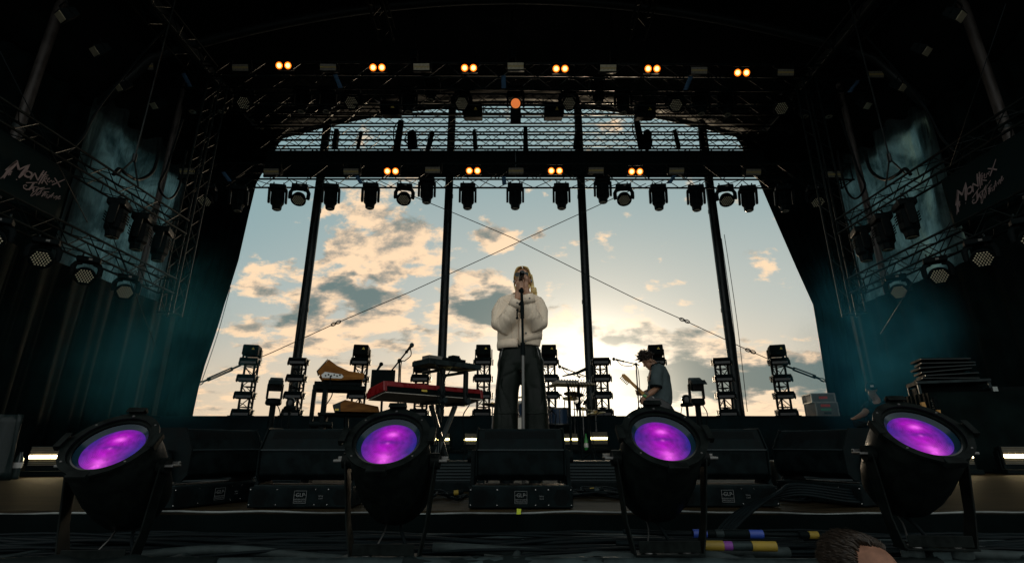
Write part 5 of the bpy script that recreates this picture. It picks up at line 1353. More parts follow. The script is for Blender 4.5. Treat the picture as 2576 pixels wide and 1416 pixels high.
for i in range(n):
    j = (i+1) % n
    for k in range(2): fs.append((i*3+k, j*3+k, j*3+k+1, i*3+k+1))
fs.append(tuple(i*3 for i in range(n)))
g.add(vs, fs); g.build('cloth', M_DRAPE, t, smooth=True)
t = thing('equipment_tray', 'dark tray with a pale corner on the draped table', 'tray', (p.x+.35, 6.6, hz), R(-20))
g = MB(); g.box((0, 0, .035), (.7, .4, .07)); g.build('tray', M_MATT, t, bevel=.006)
g = MB(); g.box((-.34, -.19, .037), (.05, .05, .075)); g.build('corner', M_ALU, t)
p = P(2330, 1050, 6.6)
for k, (x, y, lb) in enumerate(((2326, 1034, 'guitar neck with a pale headstock standing by the rack'), (2356, 1020, 'guitar with a dark headstock on a stand beside the draped table'))):
    p = P(x, y, 6.3); t = thing('stand_guitar', lb, 'guitar', (p.x, 6.3, 0), R(10), 'guitars on stands at the right')
    g = MB(); g.prism([(-.17, .12), (-.15, .02), (.15, .02), (.17, .12), (.12, .24), (.14, .36), (.06, .42), (-.06, .42), (-.14, .36), (-.12, .24)], -.02, .02, 'y'); g.build('body', M_WALNUT, t, bevel=.008)
    g = MB(); g.box((0, -.005, (.42+p.z-.05)/2), (.045, .02, p.z-.05-.42)); nk = g.build('neck', M_MAPLE, t)
    g = MB(); g.prism([(-.022, p.z-.06), (.022, p.z-.06), (.035, p.z+.02), (.02, p.z+.11), (-.03, p.z+.10)], -.012, .012, 'y'); hdk = g.build('headstock', (M_MAPLE, M_BLACK)[k], t, bevel=.003)
    g = MB()
    for q in range(6): g.tube([(-.03, 0, p.z-.03+.02*q), (-.055, 0, p.z-.03+.02*q)], .006, 6)
    g.build('tuners', M_CHROME, hdk)
    g = MB(); g.tube([(0, .1, .02), (0, .06, .55)], .012, 6); g.tube([(-.15, -.08, .01), (0, .1, .1), (.15, -.08, .01)], .012, 6); g.build('stand', M_BLACK, t)
p = P(2096, 1118, 5.9); t = thing('wrapped_monitor', 'monitor wrapped in shiny black plastic near the fourth purple lamp', 'monitor speaker', (p.x, 5.9, 0))
zc = p.z
g = MB(); g.ball((0, 0, max(.16, zc*.7)), (.17, .19, max(.16, zc*.6)), 24, 16)
o = g.build('plastic_wrap', M_GLOSS, t, smooth='all')
for v in o.data.vertices: v.co += Vector(v.co).normalized()*.03*noise.noise(v.co*9)
g = MB(); g.box((0, 0, .03), (.3, .3, .06)); g.build('foot', M_BLACK, t)
p = P(35, 1110, 5.0); t = thing('plastic_sheet', 'clear plastic sheet hanging over gear at the far left edge', 'plastic sheet', (p.x-.2, 5.0, 0))
g = MB(); vs, fs = [], []; hz = P(35, 1042, 5.0).z
for i in range(21):
    for j in range(9):
        x = -.35+.58*i/20; z = hz*j/8
        vs.append((x*(1.08-.08*j/8), .03*math.sin(i*1.1+j*.3)+.02*math.sin(i*2.3), z))
for i in range(20):
    for j in range(8): fs.append((i*9+j, i*9+j+1, i*9+j+10, i*9+j+9))
g.add(vs, fs); g.build('sheet', mat('cloudy_plastic', (.005, .011, .011), .4, spec=.2), t, smooth='all', solid=.004)

# ------------------------------------------------------------------ people
def hand(g, wrist, palm, tips, r=.0085, pr=(.04, .022, .045), rot=None):
    g.ball(palm, pr, 12, 8, rot=rot); g.tube([wrist, Vector(wrist).lerp(Vector(palm), .6)], [.026, .03], 10)
    for ch in tips: g.tube([Vector(q) for q in ch], [r*1.1, r*1.05, r, r*.8][:len(ch)] if len(ch) <= 4 else r, 8); 
    for ch in tips: g.ball(ch[-1], r*.82, 8, 6); g.ball(ch[1], r*1.15, 8, 6)
SGY = 4.12
def S(x, y, d=0): return P(x, y, SGY+d)
C0 = Vector((S(1310, 1000).x, SGY, 0))
def L(x, y, d=0): return S(x, y, d)-C0
pe = thing('person', 'blond singer in a cream denim jacket, dark glasses and black leather trousers', 'person', C0)
# body: head, neck, forearms, hands, feet in one skin
hc = L(1315, 704, -.02)
Hd = Matrix.Translation(hc) @ Matrix.Rotation(R(-8), 4, 'Z') @ Matrix.Rotation(R(-7), 4, 'X') @ Matrix.Scale(.90, 4)
def H(x, y, z): return Hd @ Vector((x, y, z))
g = MB(); Rm = Hd.to_3x3()
g.ball(H(0, .01, .025), (.070, .088, .088), 18, 12, rot=Rm); g.ball(H(0, -.025, -.035), (.056, .062, .075), 16, 10, rot=Rm)
g.ball(H(0, -.062, -.088), (.026, .024, .022), 12, 8, rot=Rm)                       # chin
g.tube([H(0, -.082, .018), H(0, -.098, -.010), H(0, -.105, -.026)], [.008, .011, .014], 10); g.ball(H(0, -.098, -.028), (.016, .012, .009), 10, 7, rot=Rm)
for x in (-1, 1):
    g.ball(H(x*.036, -.062, -.018), (.024, .020, .020), 10, 7, rot=Rm); g.ball(H(x*.030, -.078, .030), (.026, .012, .009), 10, 6, rot=Rm)
    g.ball(H(x*.071, .012, -.008), (.010, .020, .032), 10, 8, rot=Rm)
g.ball(H(0, -.084, -.052), (.022, .010, .006), 10, 6, rot=Rm); g.ball(H(0, -.083, -.062), (.019, .010, .007), 10, 6, rot=Rm)
g.tube([H(0, .02, -.05), L(1312, 752, .02), L(1310, 775, .02)], [.052, .052, .06], 14)
mh, mt = Vector(gr)-C0, Vector(tl)-C0; ma = (mt-mh).normalized(); ms = ma.cross(Vector((0, 0, 1))).normalized(); mu = ms.cross(ma)
def M_(a, s, u): return mh+ma*a+ms*s+mu*u
# her right hand wraps the lower handle and stand top, left hand cups from above
wr = L(1303, 750, -.20); pr_ = L(1306, 723, -.19)
g.tube([L(1297, 775, -.16), wr, L(1305, 732, -.195)], [.034, .028, .030], 12)
g.ball(pr_, (.030, .024, .040), 12, 9)
for k, (y, xx) in enumerate(((711, 1319), (716.5, 1320), (722, 1319.5), (727, 1317.5))):
    a = L(1303, y+2, -.215); b = L(1308.5, y-.5, -.245); c = L(1314.5, y+.2, -.243); d_ = L(xx, y+2, -.215)
    g.tube([a, b, c, d_], [.0105, .0100, .0092, .0078], 8); g.ball(b, .0108, 8, 6); g.ball(d_, .0078, 8, 6)
th = [L(1302, 722, -.215), L(1300, 713, -.23), L(1303, 707, -.235), L(1306, 703, -.23)]; g.tube(th, [.012, .0115, .010, .008], 8); g.ball(th[-1], .008, 8, 6)
g.tube([L(1333, 762, -.17), L(1325, 738, -.20), L(1322, 728, -.205)], [.034, .028, .030], 12)
g.ball(L(1322, 719, -.20), (.026, .026, .040), 12, 9)
for k, (dx, top_, dd) in enumerate(((4.2, 694, -.16), (2.0, 690.5, -.185), (-.2, 692, -.205), (-2.2, 696, -.215))):
    a = L(1322+dx*.6, 712, -.205); b = L(1322+dx, (712+top_)/2-2, -.215); c = L(1320.5+dx, top_+2, dd-.015); d_ = L(1317.5+dx, top_+1, dd-.03)
    g.tube([a, b, c, d_], [.0105, .0098, .0090, .0076], 8); g.ball(b, .0102, 8, 6); g.ball(d_, .0076, 8, 6)
th = [L(1318, 722, -.215), L(1314.5, 716, -.235), L(1312, 711, -.245), L(1311, 707.5, -.25)]; g.tube(th, [.012, .0112, .010, .008], 8); g.ball(th[-1], .008, 8, 6)
# arms and trunk under the clothes, legs and feet
g.tube([L(1282, 752, 0), L(1264, 812, -.05), L(1285, 790, -.13), L(1297, 775, -.16)], [.045, .042, .038, .034], 10)
g.tube([L(1345, 752, 0), L(1356, 806, -.05), L(1342, 785, -.13), L(1333, 762, -.17)], [.045, .042, .038, .034], 10)
g.rings([(0, .02, .86, .15, .10), (0, .02, 1.06, .125, .085), (0, .02, 1.25, .15, .095), (0, .02, 1.40, .16, .085), (0, .02, 1.46, .08, .07)], n=20)
for x in (-1, 1):
    g.tube([(x*.085, .02, .9), (x*.10, .01, .50), (x*.105, .03, .08)], [.08, .055, .04], 12)
    g.ball((x*.108, -.05, .04), (.042, .12, .04), 12, 8)
body = bake_blob(g, 'body', M_SKIN, pe, .0055, 3)
for x in (-1, 1):
    g = MB(); g.ball((x*.108, -.05, .045), (.052, .135, .05), 16, 10); g.tube([(x*.106, .03, .05), (x*.105, .03, .3)], .058, 14); g.box((x*.108, -.05, .012), (.10, .26, .022)); g.build('boot', M_BLACK, pe, smooth=True)
def denim(c, n):
    q = Vector(c); w = noise.noise(q*5)
    s1 = q.z*.75-abs(q.x)*.9+.30*w+.3*q.y
    k = (1-abs(math.sin(s1*24)))**3*.5+(1-abs(math.sin((q.z*.35+abs(q.x)*1.0+.35*noise.noise(q*4+Vector((7, 3, 1))))*26)))**4*.5
    return .007*noise.noise(q*5)-.017*k*max(0, noise.noise(q*3.0+Vector((2, 9, 4)))+.12)*1.6
def leather(c, n):
    q = Vector(c)
    k = (1-abs(math.sin((q.x*1.0+.18*q.z+.25*noise.noise(q*3))*26)))**4
    m = (1-abs(math.sin((q.z*1.0+.5*q.x+.4*noise.noise(q*4))*15)))**6*(1 if q.z < .75 else .4)
    return .006*noise.noise(q*5)-.008*k*max(0, noise.noise(q*2.5)+.35)-.007*m*max(0, noise.noise(q*3+Vector((5, 5, 5)))+.2)
def crease(f1, a1, f2, a2):
    def fn(c, n):
        q = Vector(c)
        w1 = noise.noise(Vector((q.x*f1+q.z*f1*.5, q.y*f1, q.z*f1*.45-q.x*f1*.6)))
        w2 = 1-abs(noise.noise(Vector((q.x*f2-q.z*f2*.4, q.y*f2*.8, q.z*f2*.55))))*2
        return a1*w1+a2*w2
    return fn
g = MB()
tr = [L(1306, 872), L(1307, 850), L(1309, 815), L(1309, 780), L(1309, 757)]
g.rings([(tr[0].x, .01, tr[0].z, .172, .125), (tr[1].x, .005, tr[1].z, .182, .14), (tr[2].x, .0, tr[2].z, .190, .150), (tr[3].x, .0, tr[3].z, .185, .140), (tr[4].x, .01, tr[4].z, .14, .10), (L(1310, 742).x, .015, L(1310, 742).z, .078, .075)], n=28)
g.tube([L(1288, 756, .0), L(1270, 763, -.0), L(1258, 787, -.03), L(1258, 813, -.07), L(1270, 819, -.11), L(1281, 798, -.16), L(1290, 779, -.19), L(1298, 765, -.205)], [.060, .070, .077, .080, .080, .073, .058, .042], 16)
g.tube([L(1333, 755, .0), L(1349, 761, -.0), L(1358, 783, -.03), L(1356, 812, -.07), L(1345, 815, -.11), L(1338, 794, -.16), L(1332, 771, -.19), L(1327, 753, -.205)], [.060, .066, .071, .074, .074, .070, .058, .043], 16)
jk = bake_blob(g, 'jacket', M_JACKET, pe, .008, 5, denim)
# hem, placket, cuffs, collar
g = MB(); vs, fs = [], []; n = 56
zh = L(1306, 874).z
for i in range(n+1):
    a = -math.pi/2+R(4)+(2*math.pi-R(8))*i/n
    lift = .055*max(0, math.cos(a-R(0)))*(1 if math.cos(a) > 0 else 0)+(.02 if math.cos(a) > 0 else -.012)
    rx, ry_ = (.188, .142) if math.cos(a) > 0 else (.180, .134)
    vs += [(tr[0].x+rx*math.cos(a), .005+ry_*math.sin(a), zh+lift-.006), (tr[0].x+(rx+.004)*math.cos(a), .005+(ry_+.004)*math.sin(a), zh+lift+.028), (tr[0].x+rx*math.cos(a), .005+ry_*math.sin(a), zh+lift+.062)]
for i in range(n):
    for k in range(2): fs.append((i*3+k, i*3+3+k, i*3+4+k, i*3+1+k))
g.add(vs, fs); g.build('waistband', M_JACKET2, jk, smooth='all', solid=.008)
for (a, b, r0) in ((L(1294, 773, -.20), L(1302, 754, -.212), .054), (L(1331, 763, -.20), L(1325.5, 741, -.212), .055)):
    g = MB(); g.tube([a, a.lerp(b, .5), b], [r0, r0*.99, r0*.90], 20, cap=False); c = g.build('cuff', M_JACKET2, jk, smooth='all', solid=.007)
    g = MB(); g.ball(a.lerp(b, .45)+Vector((.01, -r0, -.005)), (.007, .004, .007), 10, 6); g.build('button', M_CHROMED, c, smooth='all')
g = MB(); g.tube([L(1312, 868, -.135), L(1312, 840, -.158), L(1312, 800, -.158), L(1312, 770, -.13)], [(.020, .006)]*4, 8, up=(0, -1, 0)); pk = g.build('placket', M_JACKET2, jk, smooth='all')
g = MB()
for yy in (858, 838): g.ball(L(1323, yy, -.150), (.008, .004, .008), 10, 6)
g.build('buttons', M_CHROMED, pk, smooth='all')
g = MB()
for s in (-1, 1):
    g.tube(seg([L(1310+s*2, 748, .09), L(1310+s*20, 741, .05), L(1310+s*25, 747, -.03), L(1310+s*15, 760, -.095)], 5), [(.030, .007)]*16, 8, up=(s, 0, 1))
g.build('collar', M_JACKET2, jk, smooth='all')
from mathutils.bvhtree import BVHTree
bv = BVHTree.FromPolygons([v.co.copy() for v in jk.data.vertices], [tuple(p.vertices) for p in jk.data.polygons])
for line in (((1283, 806), (1287, 835), (1290, 862)), ((1302, 812), (1303, 840), (1304, 864)), ((1337, 800), (1335, 825), (1333, 848)), ((1266, 757), (1277, 768), (1284, 781)), ((1352, 757), (1344, 768), (1338, 780)), ((1250, 812), (1262, 806), (1275, 797)), ((1366, 808), (1354, 802), (1344, 792))):
    pts = []
    for q in seg([Vector((a, b, 0)) for a, b in line], 7):
        w_ = L(q.x, q.y, 0); h_ = bv.ray_cast(Vector((w_.x, -.6, w_.z)), Vector((0, 1, 0)))
        if h_[0]: pts.append(h_[0]-Vector((0, .0005, 0)))
    if len(pts) > 2: g = MB(); g.tube(pts, .0026, 5); g.build('seam', M_JACKET2, jk, smooth='all')
# trousers: wide leather legs with knee seams and zips
g = MB()
hp = L(1308, 884)
g.rings([(hp.x, .01, L(0, 868).z, .150, .105), (hp.x, .01, hp.z, .172, .125), (hp.x, .015, L(0, 918).z, .188, .135), (hp.x, .015, L(0, 936).z, .180, .12)], n=26)
for (xa, xb, xc, xd) in ((1281, 1276, 1271, 1266), (1338, 1345, 1350, 1355)):
    g.rings([(L(xd, 1190).x, .0, .075, .112, .125), (L(xc, 1074).x, .0, L(0, 1074).z, .100, .115), (L(xb+(xc-xb)*.5, 1030).x, -.005, L(0, 1030).z, .096, .112), (L(xb, 985).x, .0, L(0, 985).z, .094, .115), (L(xa, 935).x, .005, L(0, 935).z, .097, .122), (L(xa+1, 905).x, .01, L(0, 905).z, .095, .115)], n=22)
ts = bake_blob(g, 'trousers', M_LEATHER, pe, .010, 5, leather)
for (xb, s) in ((1273.5, -1), (1347.5, 1)):
    g = MB(); q = L(xb, 1041); g.tube([(q.x+.100*math.cos(a*math.pi/12), .117*math.sin(a*math.pi/12), q.z+.003*math.sin(a)) for a in range(24)], .005, 6, closed=True); g.build('knee_seam', M_LEATHER, ts, smooth='all')
for pts in (((1264, 878, -.118), (1260, 895, -.115), (1257, 918, -.105)), ((1351, 874, -.112), (1356, 895, -.112), (1360, 915, -.102))):
    g = MB(); g.tube([L(*q) for q in pts], .0045, 6); g.ball(L(*pts[0]), .008, 8, 6); g.build('zip', M_CHROMED, ts, smooth='all')
# hair: cap with a middle parting and long strands falling behind her left shoulder
g = MB(); random.seed(3)
for i in range(900):
    s = 1 if i % 3 else -1; k = random.random()
    y0 = -.078+.15*k; spread = random.uniform(.0, 1)
    p0 = H(s*.004, y0, .116-.35*(k-.4)**2*.25+random.uniform(0, .004))
    p1 = H(s*(.045+.012*spread), y0+.012, .092-.02*k)
    p2 = H(s*(.078+.006*random.random()), y0*.6+.03, .035-.02*spread)
    p3 = H(s*(.080+.006*random.random()), .045+.03*spread, -.03-.02*random.random())
    if s > 0:
        p4 = H(.088+.022*random.random()-.02*(1-spread), .05+.04*spread, -.12); e = L(1345+8*random.random()-17*(1-spread), 734+12*random.random(), .05+.04*random.random())
    else:
        p4 = H(-.062+.012*random.random(), .065+.03*spread, -.11); e = L(1296+7*random.random()+6*spread, 730+14*random.random(), .06+.03*random.random())
    g.tube(seg([p0, p1, p2, p3, p4, e], 4), [.0026]*14+[.0026-.0002*q for q in range(7)], 4)
for dx in (-6, 0, 5):
    g.tube(seg([H(.070, .03, .06), H(.083, .045, -.02), H(.090, .055, -.10), L(1343+dx*.6, 726, .055), L(1345+dx, 742, .06)], 5), [(.016, .016)]*14+[(.0145-.0018*q, .0145-.0018*q) for q in range(7)], 10)
cap = MB(); cap.ball(H(0, .022, .032), (.076, .090, .090), 20, 12, rot=Rm); cap.ball(H(0, .055, -.03), (.068, .055, .085), 16, 10, rot=Rm)
hr = g.build('hair', M_HAIRB, pe, smooth='all')
o = cap.build('hair_underlayer', M_HAIRB, hr, smooth='all')
# carve the face side of the cap away
import bmesh
bm = bmesh.new(); bm.from_mesh(o.data); inv = Hd.inverted()
bmesh.ops.delete(bm, geom=[v for v in bm.verts if (inv @ v.co).y < -.035 and (inv @ v.co).z < .095 or ((inv @ v.co).y < .0 and (inv @ v.co).z < .0)], context='VERTS'); bm.to_mesh(o.data); bm.free()
sg = MB()
for x in (-1, 1):
    M = Hd @ Matrix.Translation((x*.036, -.092, .012)) @ Matrix.Rotation(R(90), 4, 'X') @ Matrix.Rotation(R(-x*8), 4, 'Y')
    sg.add([M @ Vector((.031*math.copysign(abs(math.cos(a))**.8, math.cos(a)), .023*math.sin(a), z)) for z in (-.003, .003) for a in [2*math.pi*i/20 for i in range(20)]], [tuple(range(20)), tuple(range(20, 40))]+[(i, (i+1) % 20, 20+(i+1) % 20, 20+i) for i in range(20)])
gl = sg.build('sunglasses', M_GLOSS, pe, smooth=True)
g = MB()
for x in (-1, 1):
    M = Hd @ Matrix.Translation((x*.036, -.092, .012)) @ Matrix.Rotation(R(90), 4, 'X') @ Matrix.Rotation(R(-x*8), 4, 'Y')
    g.tube([M @ Vector((.032*math.cos(a), .024*math.sin(a), 0)) for a in [2*math.pi*i/20 for i in range(20)]], .0022, 5, closed=True)
    g.tube([H(x*.068, -.088, .02), H(x*.077, -.04, .016), H(x*.078, .02, .010)], .0028, 6)
g.tube([H(-.006, -.095, .02), H(.006, -.095, .02)], .0025, 6); g.build('gold_rim', mat('gold_wire', (.6, .42, .15), .25, metal=1.0), gl, smooth='all')
for x in (-1, 1):
    g = MB(); g.ball(H(x*.082, .002, -.012), (.009, .010, .013), 10, 7); g.tube(seg([H(x*.084, .0, -.015), H(x*.085, .02, .02), H(x*.08, .04, .0)], 4), .002, 5); g.build('earpiece', mat('earpiece_grey', (.22, .26, .27), .25), pe, smooth='all')

# guitarist in profile, facing left, head bowed
GY = 8.2
C1 = Vector((P(1658, 1000, GY).x, GY, 0))
def G(x, y, d=0): return P(x, y, GY+d)-C1
pe = thing('person', 'guitarist in a grey striped polo shirt bowing over the guitar', 'person', C1)
hc = G(1630, 908); Hd = Matrix.Translation(hc) @ Matrix.Rotation(R(-78), 4, 'Z') @ Matrix.Rotation(R(38), 4, 'X'); Rm = Hd.to_3x3()
def H(x, y, z): return Hd @ Vector((x, y, z))
g = MB(); g.ball(H(0, .01, .03), (.074, .095, .088), 18, 12, rot=Rm); g.ball(H(0, -.03, -.04), (.055, .062, .075), 16, 10, rot=Rm); g.ball(H(0, -.066, -.095), (.026, .026, .022), 12, 8, rot=Rm)
g.tube([H(0, -.085, .018), H(0, -.105, -.012), H(0, -.112, -.030)], [.009, .012, .015], 10); g.ball(H(0, -.084, -.058), (.02, .012, .010), 10, 6, rot=Rm); g.ball(H(0, -.08, .035), (.045, .016, .010), 10, 6, rot=Rm)
for x in (-1, 1): g.ball(H(x*.076, .012, -.008), (.010, .022, .034), 10, 8, rot=Rm)
g.tube([H(0, .04, -.05), G(1645, 916), G(1650, 935)], [.055, .058, .07], 14)
# his left arm: sleeve to wrist, nearer the camera is his left side? he faces left, so his right... near arm strums
g.tube([G(1650, 930, -.16), G(1653, 975, -.22), G(1640, 986, -.27), G(1622, 999, -.28)], [.055, .050, .046, .030], 12)
g.ball(G(1618, 1004, -.28), (.040, .026, .045), 12, 8)
for k in range(4):
    b = G(1613+1.4*k, 1006+1.5*k, -.31); g.tube([G(1617, 1003+1.5*k, -.29), b, G(1613+1.6*k, 1013+k, -.30), G(1616+1.5*k, 1017+k*.6, -.28)], [.0105, .010, .009, .0075], 8)
g.tube([G(1615, 1000, -.27), G(1610, 1006, -.29), G(1609, 1012, -.30)], [.012, .011, .009], 8)
g.tube([G(1645, 930, .16), G(1640, 980, .18), G(1620, 990, .05), G(1609, 990, -.10)], [.055, .050, .042, .028], 12)
g.ball(G(1605, 988, -.16), (.035, .03, .045), 12, 8)
for k in range(4):
    g.tube([G(1601+2*k, 984+2.2*k, -.14), G(1599+2*k, 981+2.2*k, -.19), G(1600+2*k, 985+2.2*k, -.225), G(1603+2*k, 988+2.2*k, -.21)], [.0105, .010, .009, .0075], 8)
g.tube([G(1607, 990, -.12), G(1609, 984, -.13), G(1608, 979, -.15)], [.012, .011, .009], 8)
g.rings([(.0, 0, .88, .12, .15), (.0, 0, 1.1, .12, .14), (-.02, 0, 1.35, .12, .16), (-.04, 0, 1.45, .07, .09)], n=18)
for y in (-1, 1):
    g.tube([(.02, y*.09, .92), (-.02, y*.11, .5), (.02, y*.12, .08)], [.085, .058, .042], 12); g.ball((-.06, y*.12, .04), (.13, .045, .04), 12, 8)
bake_blob(g, 'body', M_SKIN2, pe, .006, 3)
g = MB()
q = [G(1657, 1019), G(1658, 1000), G(1660, 970), G(1659, 945), G(1655, 925), G(1650, 915)]
g.rings([(q[0].x, 0, q[0].z, .200, .20), (q[1].x, 0, q[1].z, .195, .20), (q[2].x, 0, q[2].z, .172, .20), (q[3].x, 0, q[3].z, .150, .20), (q[4].x, 0, q[4].z, .115, .17), (q[5].x-.01, 0, q[5].z, .07, .08)], n=26)
g.tube([G(1655, 926, -.12), G(1651, 945, -.20), G(1650, 972, -.235)], [.085, .092, .088], 16); g.tube([G(1650, 926, .12), G(1646, 945, .20), G(1642, 970, .21)], [.085, .09, .085], 16)
sh = bake_blob(g, 'shirt', M_SHIRT, pe, .014, 6, crease(7, .010, 12, .006))
g = MB(); g.tube([G(1650, 970, -.235), G(1650, 975.5, -.238)], .091, 20, cap=False); g.build('sleeve_band', M_CLOTHB, sh, smooth='all', solid=.006)
g = MB(); g.tube([G(1648, 918)+Vector((.078*math.cos(a), .085*math.sin(a), .03*math.cos(a)-.0)) for a in [2*math.pi*i/20 for i in range(20)]], [(.012, .022)]*20, 8, closed=True); g.build('collar', M_CLOTHB, sh, smooth='all')
g = MB(); g.rings([(q[0].x, 0, q[0].z-.02, .165, .18), (q[0].x, 0, q[0].z-.12, .17, .185), (q[0].x, 0, .78, .16, .18)], n=22)
for y in (-1, 1): g.tube([(.0, y*.095, .86), (-.02, y*.11, .5), (.01, y*.12, .09)], [.11, .09, .085], 14)
bake_blob(g, 'trousers', M_CLOTHB, pe, .014, 4)
for y in (-1, 1):
    g = MB(); g.ball((-.06, y*.12, .045), (.14, .052, .05), 14, 8); g.build('shoe', M_BLACK, pe, smooth='all')
g = MB(); random.seed(8)
for i in range(330):
    th, ph = random.uniform(0, 2*math.pi), random.uniform(0, 1.65)
    d = Vector((math.sin(ph)*math.cos(th), math.sin(ph)*math.sin(th), math.cos(ph)))
    if d.y < -.55 and d.z < .45: continue
    b = Vector((d.x*.077, .012+d.y*.098, .03+d.z*.092)); l = .02+.055*max(0, d.z)*random.random()+(.03 if d.y < -.3 else 0)*random.random()
    j = Vector((random.uniform(-1, 1), random.uniform(-1, 1), random.uniform(-.2, 1)))*.02
    g.tube([H(*(b*.92)), H(*(b+d*l*.5+j)), H(*(b+d*l+j*1.8+Vector((0, -.012, 0))))], [.010, .009, .003], 5)
g.ball(H(0, .022, .042), (.079, .094, .085), 18, 10, rot=Rm); g.build('hair', M_HAIRD, pe, smooth='all')
g = MB(); g.tube(seg([H(.08, .02, -.01), G(1649, 912, -.06), G(1652, 918, -.05)], 5), .004, 5); g.build('ear_monitor_cable', M_RUBBER, pe)
a, b = G(1624, 993, -.28), G(1621, 999, -.275); g = MB(); g.tube([a, a.lerp(b, 1)+Vector((0, 0, 0))], .036, 16, cap=False); g.build('wristband', mat('green_band', (.10, .30, .12), .5), pe, smooth='all', solid=.004)
g = MB(); a, b = G(1628, 990, -.275), G(1625, 993.5, -.28); g.tube([a, b], .040, 16, cap=False); g.build('watch', M_GREYP, pe, smooth='all', solid=.006)
# electric guitar
gt = thing('electric_guitar', 'electric guitar with a maple neck held by the guitarist', 'guitar', C1)
a, b = G(1588, 962, -.26), G(1632, 1003, -.27); d = (b-a).normalized(); s, u, _ = frame(d, (0, 1, 0))
Mg = Matrix(((d.x, u.x, s.x, a.x), (d.y, u.y, s.y, a.y), (d.z, u.z, s.z, a.z), (0, 0, 0, 1)))     # local x along the neck towards the body, y thickness, z width
Ln = (b-a).length
g = MB(); g.prism([(0, -.021), (Ln, -.028), (Ln, .028), (0, .021)], -.012, .012, 'y', Mg); nk = g.build('neck', M_MAPLE, gt, bevel=.003)
g = MB(); g.prism([(0, -.021), (-.03, -.030), (-.10, -.040), (-.17, -.030), (-.185, .0), (-.16, .028), (-.08, .030), (0, .021)], -.009, .009, 'y', Mg); hk = g.build('headstock', M_MAPLE, gt, bevel=.003)
g = MB()
for k in range(6): g.tube([Mg @ Vector((-.03-.026*k, 0, -.03)), Mg @ Vector((-.03-.026*k, 0, -.065))], .006, 6); g.ball(Mg @ Vector((-.03-.026*k, 0, -.068)), (.010, .010, .010), 8, 6)
g.build('tuners', M_CHROMED, hk, smooth='all')
g = MB(); g.prism([(Ln-.06, -.10), (Ln+.02, -.04), (Ln+.10, -.13), (Ln+.28, -.17), (Ln+.42, -.12), (Ln+.45, .0), (Ln+.42, .13), (Ln+.28, .17), (Ln+.12, .13), (Ln+.03, .05), (Ln-.03, .12), (Ln-.07, .06)], -.022, .022, 'y', Mg); bdg = g.build('body', M_GLOSS, gt, bevel=.008)
g = MB(); g.box((Ln+.16, .024, 0), (.28, .006, .16), Mg); g.build('scratchplate', M_WHITE, bdg, bevel=.002)
g = MB(); g.tube([Mg @ Vector((0, .015, 0)), Mg @ Vector((Ln+.3, .028, 0))], .003, 4); g.build('strings', M_CHROMED, gt)
g = MB(); g.tube(seg([G(1628, 985, -.20), G(1632, 965, -.215), G(1638, 940, -.20), G(1650, 918, -.11), G(1660, 925, .02), G(1672, 960, .12), G(1680, 1000, .08)], 6), [(.028, .004)]*37, 8, up=(-1, 0, .3)); g.build('strap', M_CLOTHB, gt, smooth='all')

# technician in a cap at a desk on the right
TY = 8.9; C2 = Vector((P(2200, 1010, TY).x, TY, 0))
def T(x, y, d=0): return P(x, y, TY+d)-C2
pe = thing('person', 'technician in a black cap and shirt leaning over a mixing desk in the smoke', 'person', C2)
hc = T(2192, 980); Hd = Matrix.Translation(hc) @ Matrix.Rotation(R(-25), 4, 'Z') @ Matrix.Rotation(R(18), 4, 'X'); Rm = Hd.to_3x3()
g = MB(); g.ball(H(0, .01, .03), (.074, .092, .088), 18, 12, rot=Rm); g.ball(H(0, -.03, -.04), (.056, .062, .078), 16, 10, rot=Rm); g.tube([H(0, -.085, .018), H(0, -.11, -.022)], [.010, .015], 10); g.ball(H(0, -.066, -.095), (.028, .026, .024), 12, 8, rot=Rm); g.ball(H(0, -.084, -.058), (.022, .012, .010), 10, 6, rot=Rm); g.ball(H(0, -.08, .03), (.05, .016, .010), 10, 6, rot=Rm)
for x in (-1, 1): g.ball(H(x*.076, .012, -.008), (.010, .022, .034), 10, 8, rot=Rm)
g.tube([H(0, .03, -.06), T(2205, 1005, .05), T(2206, 1020, .06)], [.055, .058, .07], 14)
g.tube([T(2186, 1020, -.05), T(2174, 1040, -.18), T(2160, 1048, -.34), T(2150, 1052, -.42)], [.055, .048, .038, .028], 12); g.ball(T(2147, 1053, -.46), (.04, .05, .022), 12, 8)
for k in range(4): g.tube([T(2145+2*k, 1053, -.49), T(2144+2*k, 1051, -.53), T(2144+2*k, 1053, -.56), T(2144+2*k, 1055, -.57)], [.010, .0095, .009, .008], 8)
g.tube([T(2151, 1053, -.45), T(2153, 1053, -.49), T(2152, 1055, -.51)], [.011, .010, .008], 8)
g.tube([T(2224, 1020, -.0), T(2232, 1045, -.14), T(2222, 1052, -.32), T(2216, 1054, -.40)], [.055, .048, .038, .028], 12); g.ball(T(2214, 1055, -.44), (.04, .05, .022), 12, 8)
for k in range(4): g.tube([T(2211+2*k, 1055, -.47), T(2211+2*k, 1053, -.51), T(2211+2*k, 1055, -.54), T(2211+2*k, 1057, -.55)], [.010, .0095, .009, .008], 8)
g.tube([T(2210, 1055, -.43), T(2208, 1055, -.47), T(2209, 1057, -.49)], [.011, .010, .008], 8)
zt = T(2205, 1015).z
g.rings([(.04, .12, zt-.55, .15, .12), (.03, .10, zt-.3, .15, .11), (.03, .06, zt-.08, .17, .10), (.02, .05, zt, .09, .07)], n=18)
for x in (-1, 1):
    g.tube([(x*.09+.04, .12, zt-.52), (x*.12, -.10, zt-.55), (x*.12, -.12, .08)], [.085, .06, .042], 12); g.ball((x*.12, -.18, .04), (.045, .13, .04), 12, 8)
bake_blob(g, 'body', M_SKIN2, pe, .007, 3)
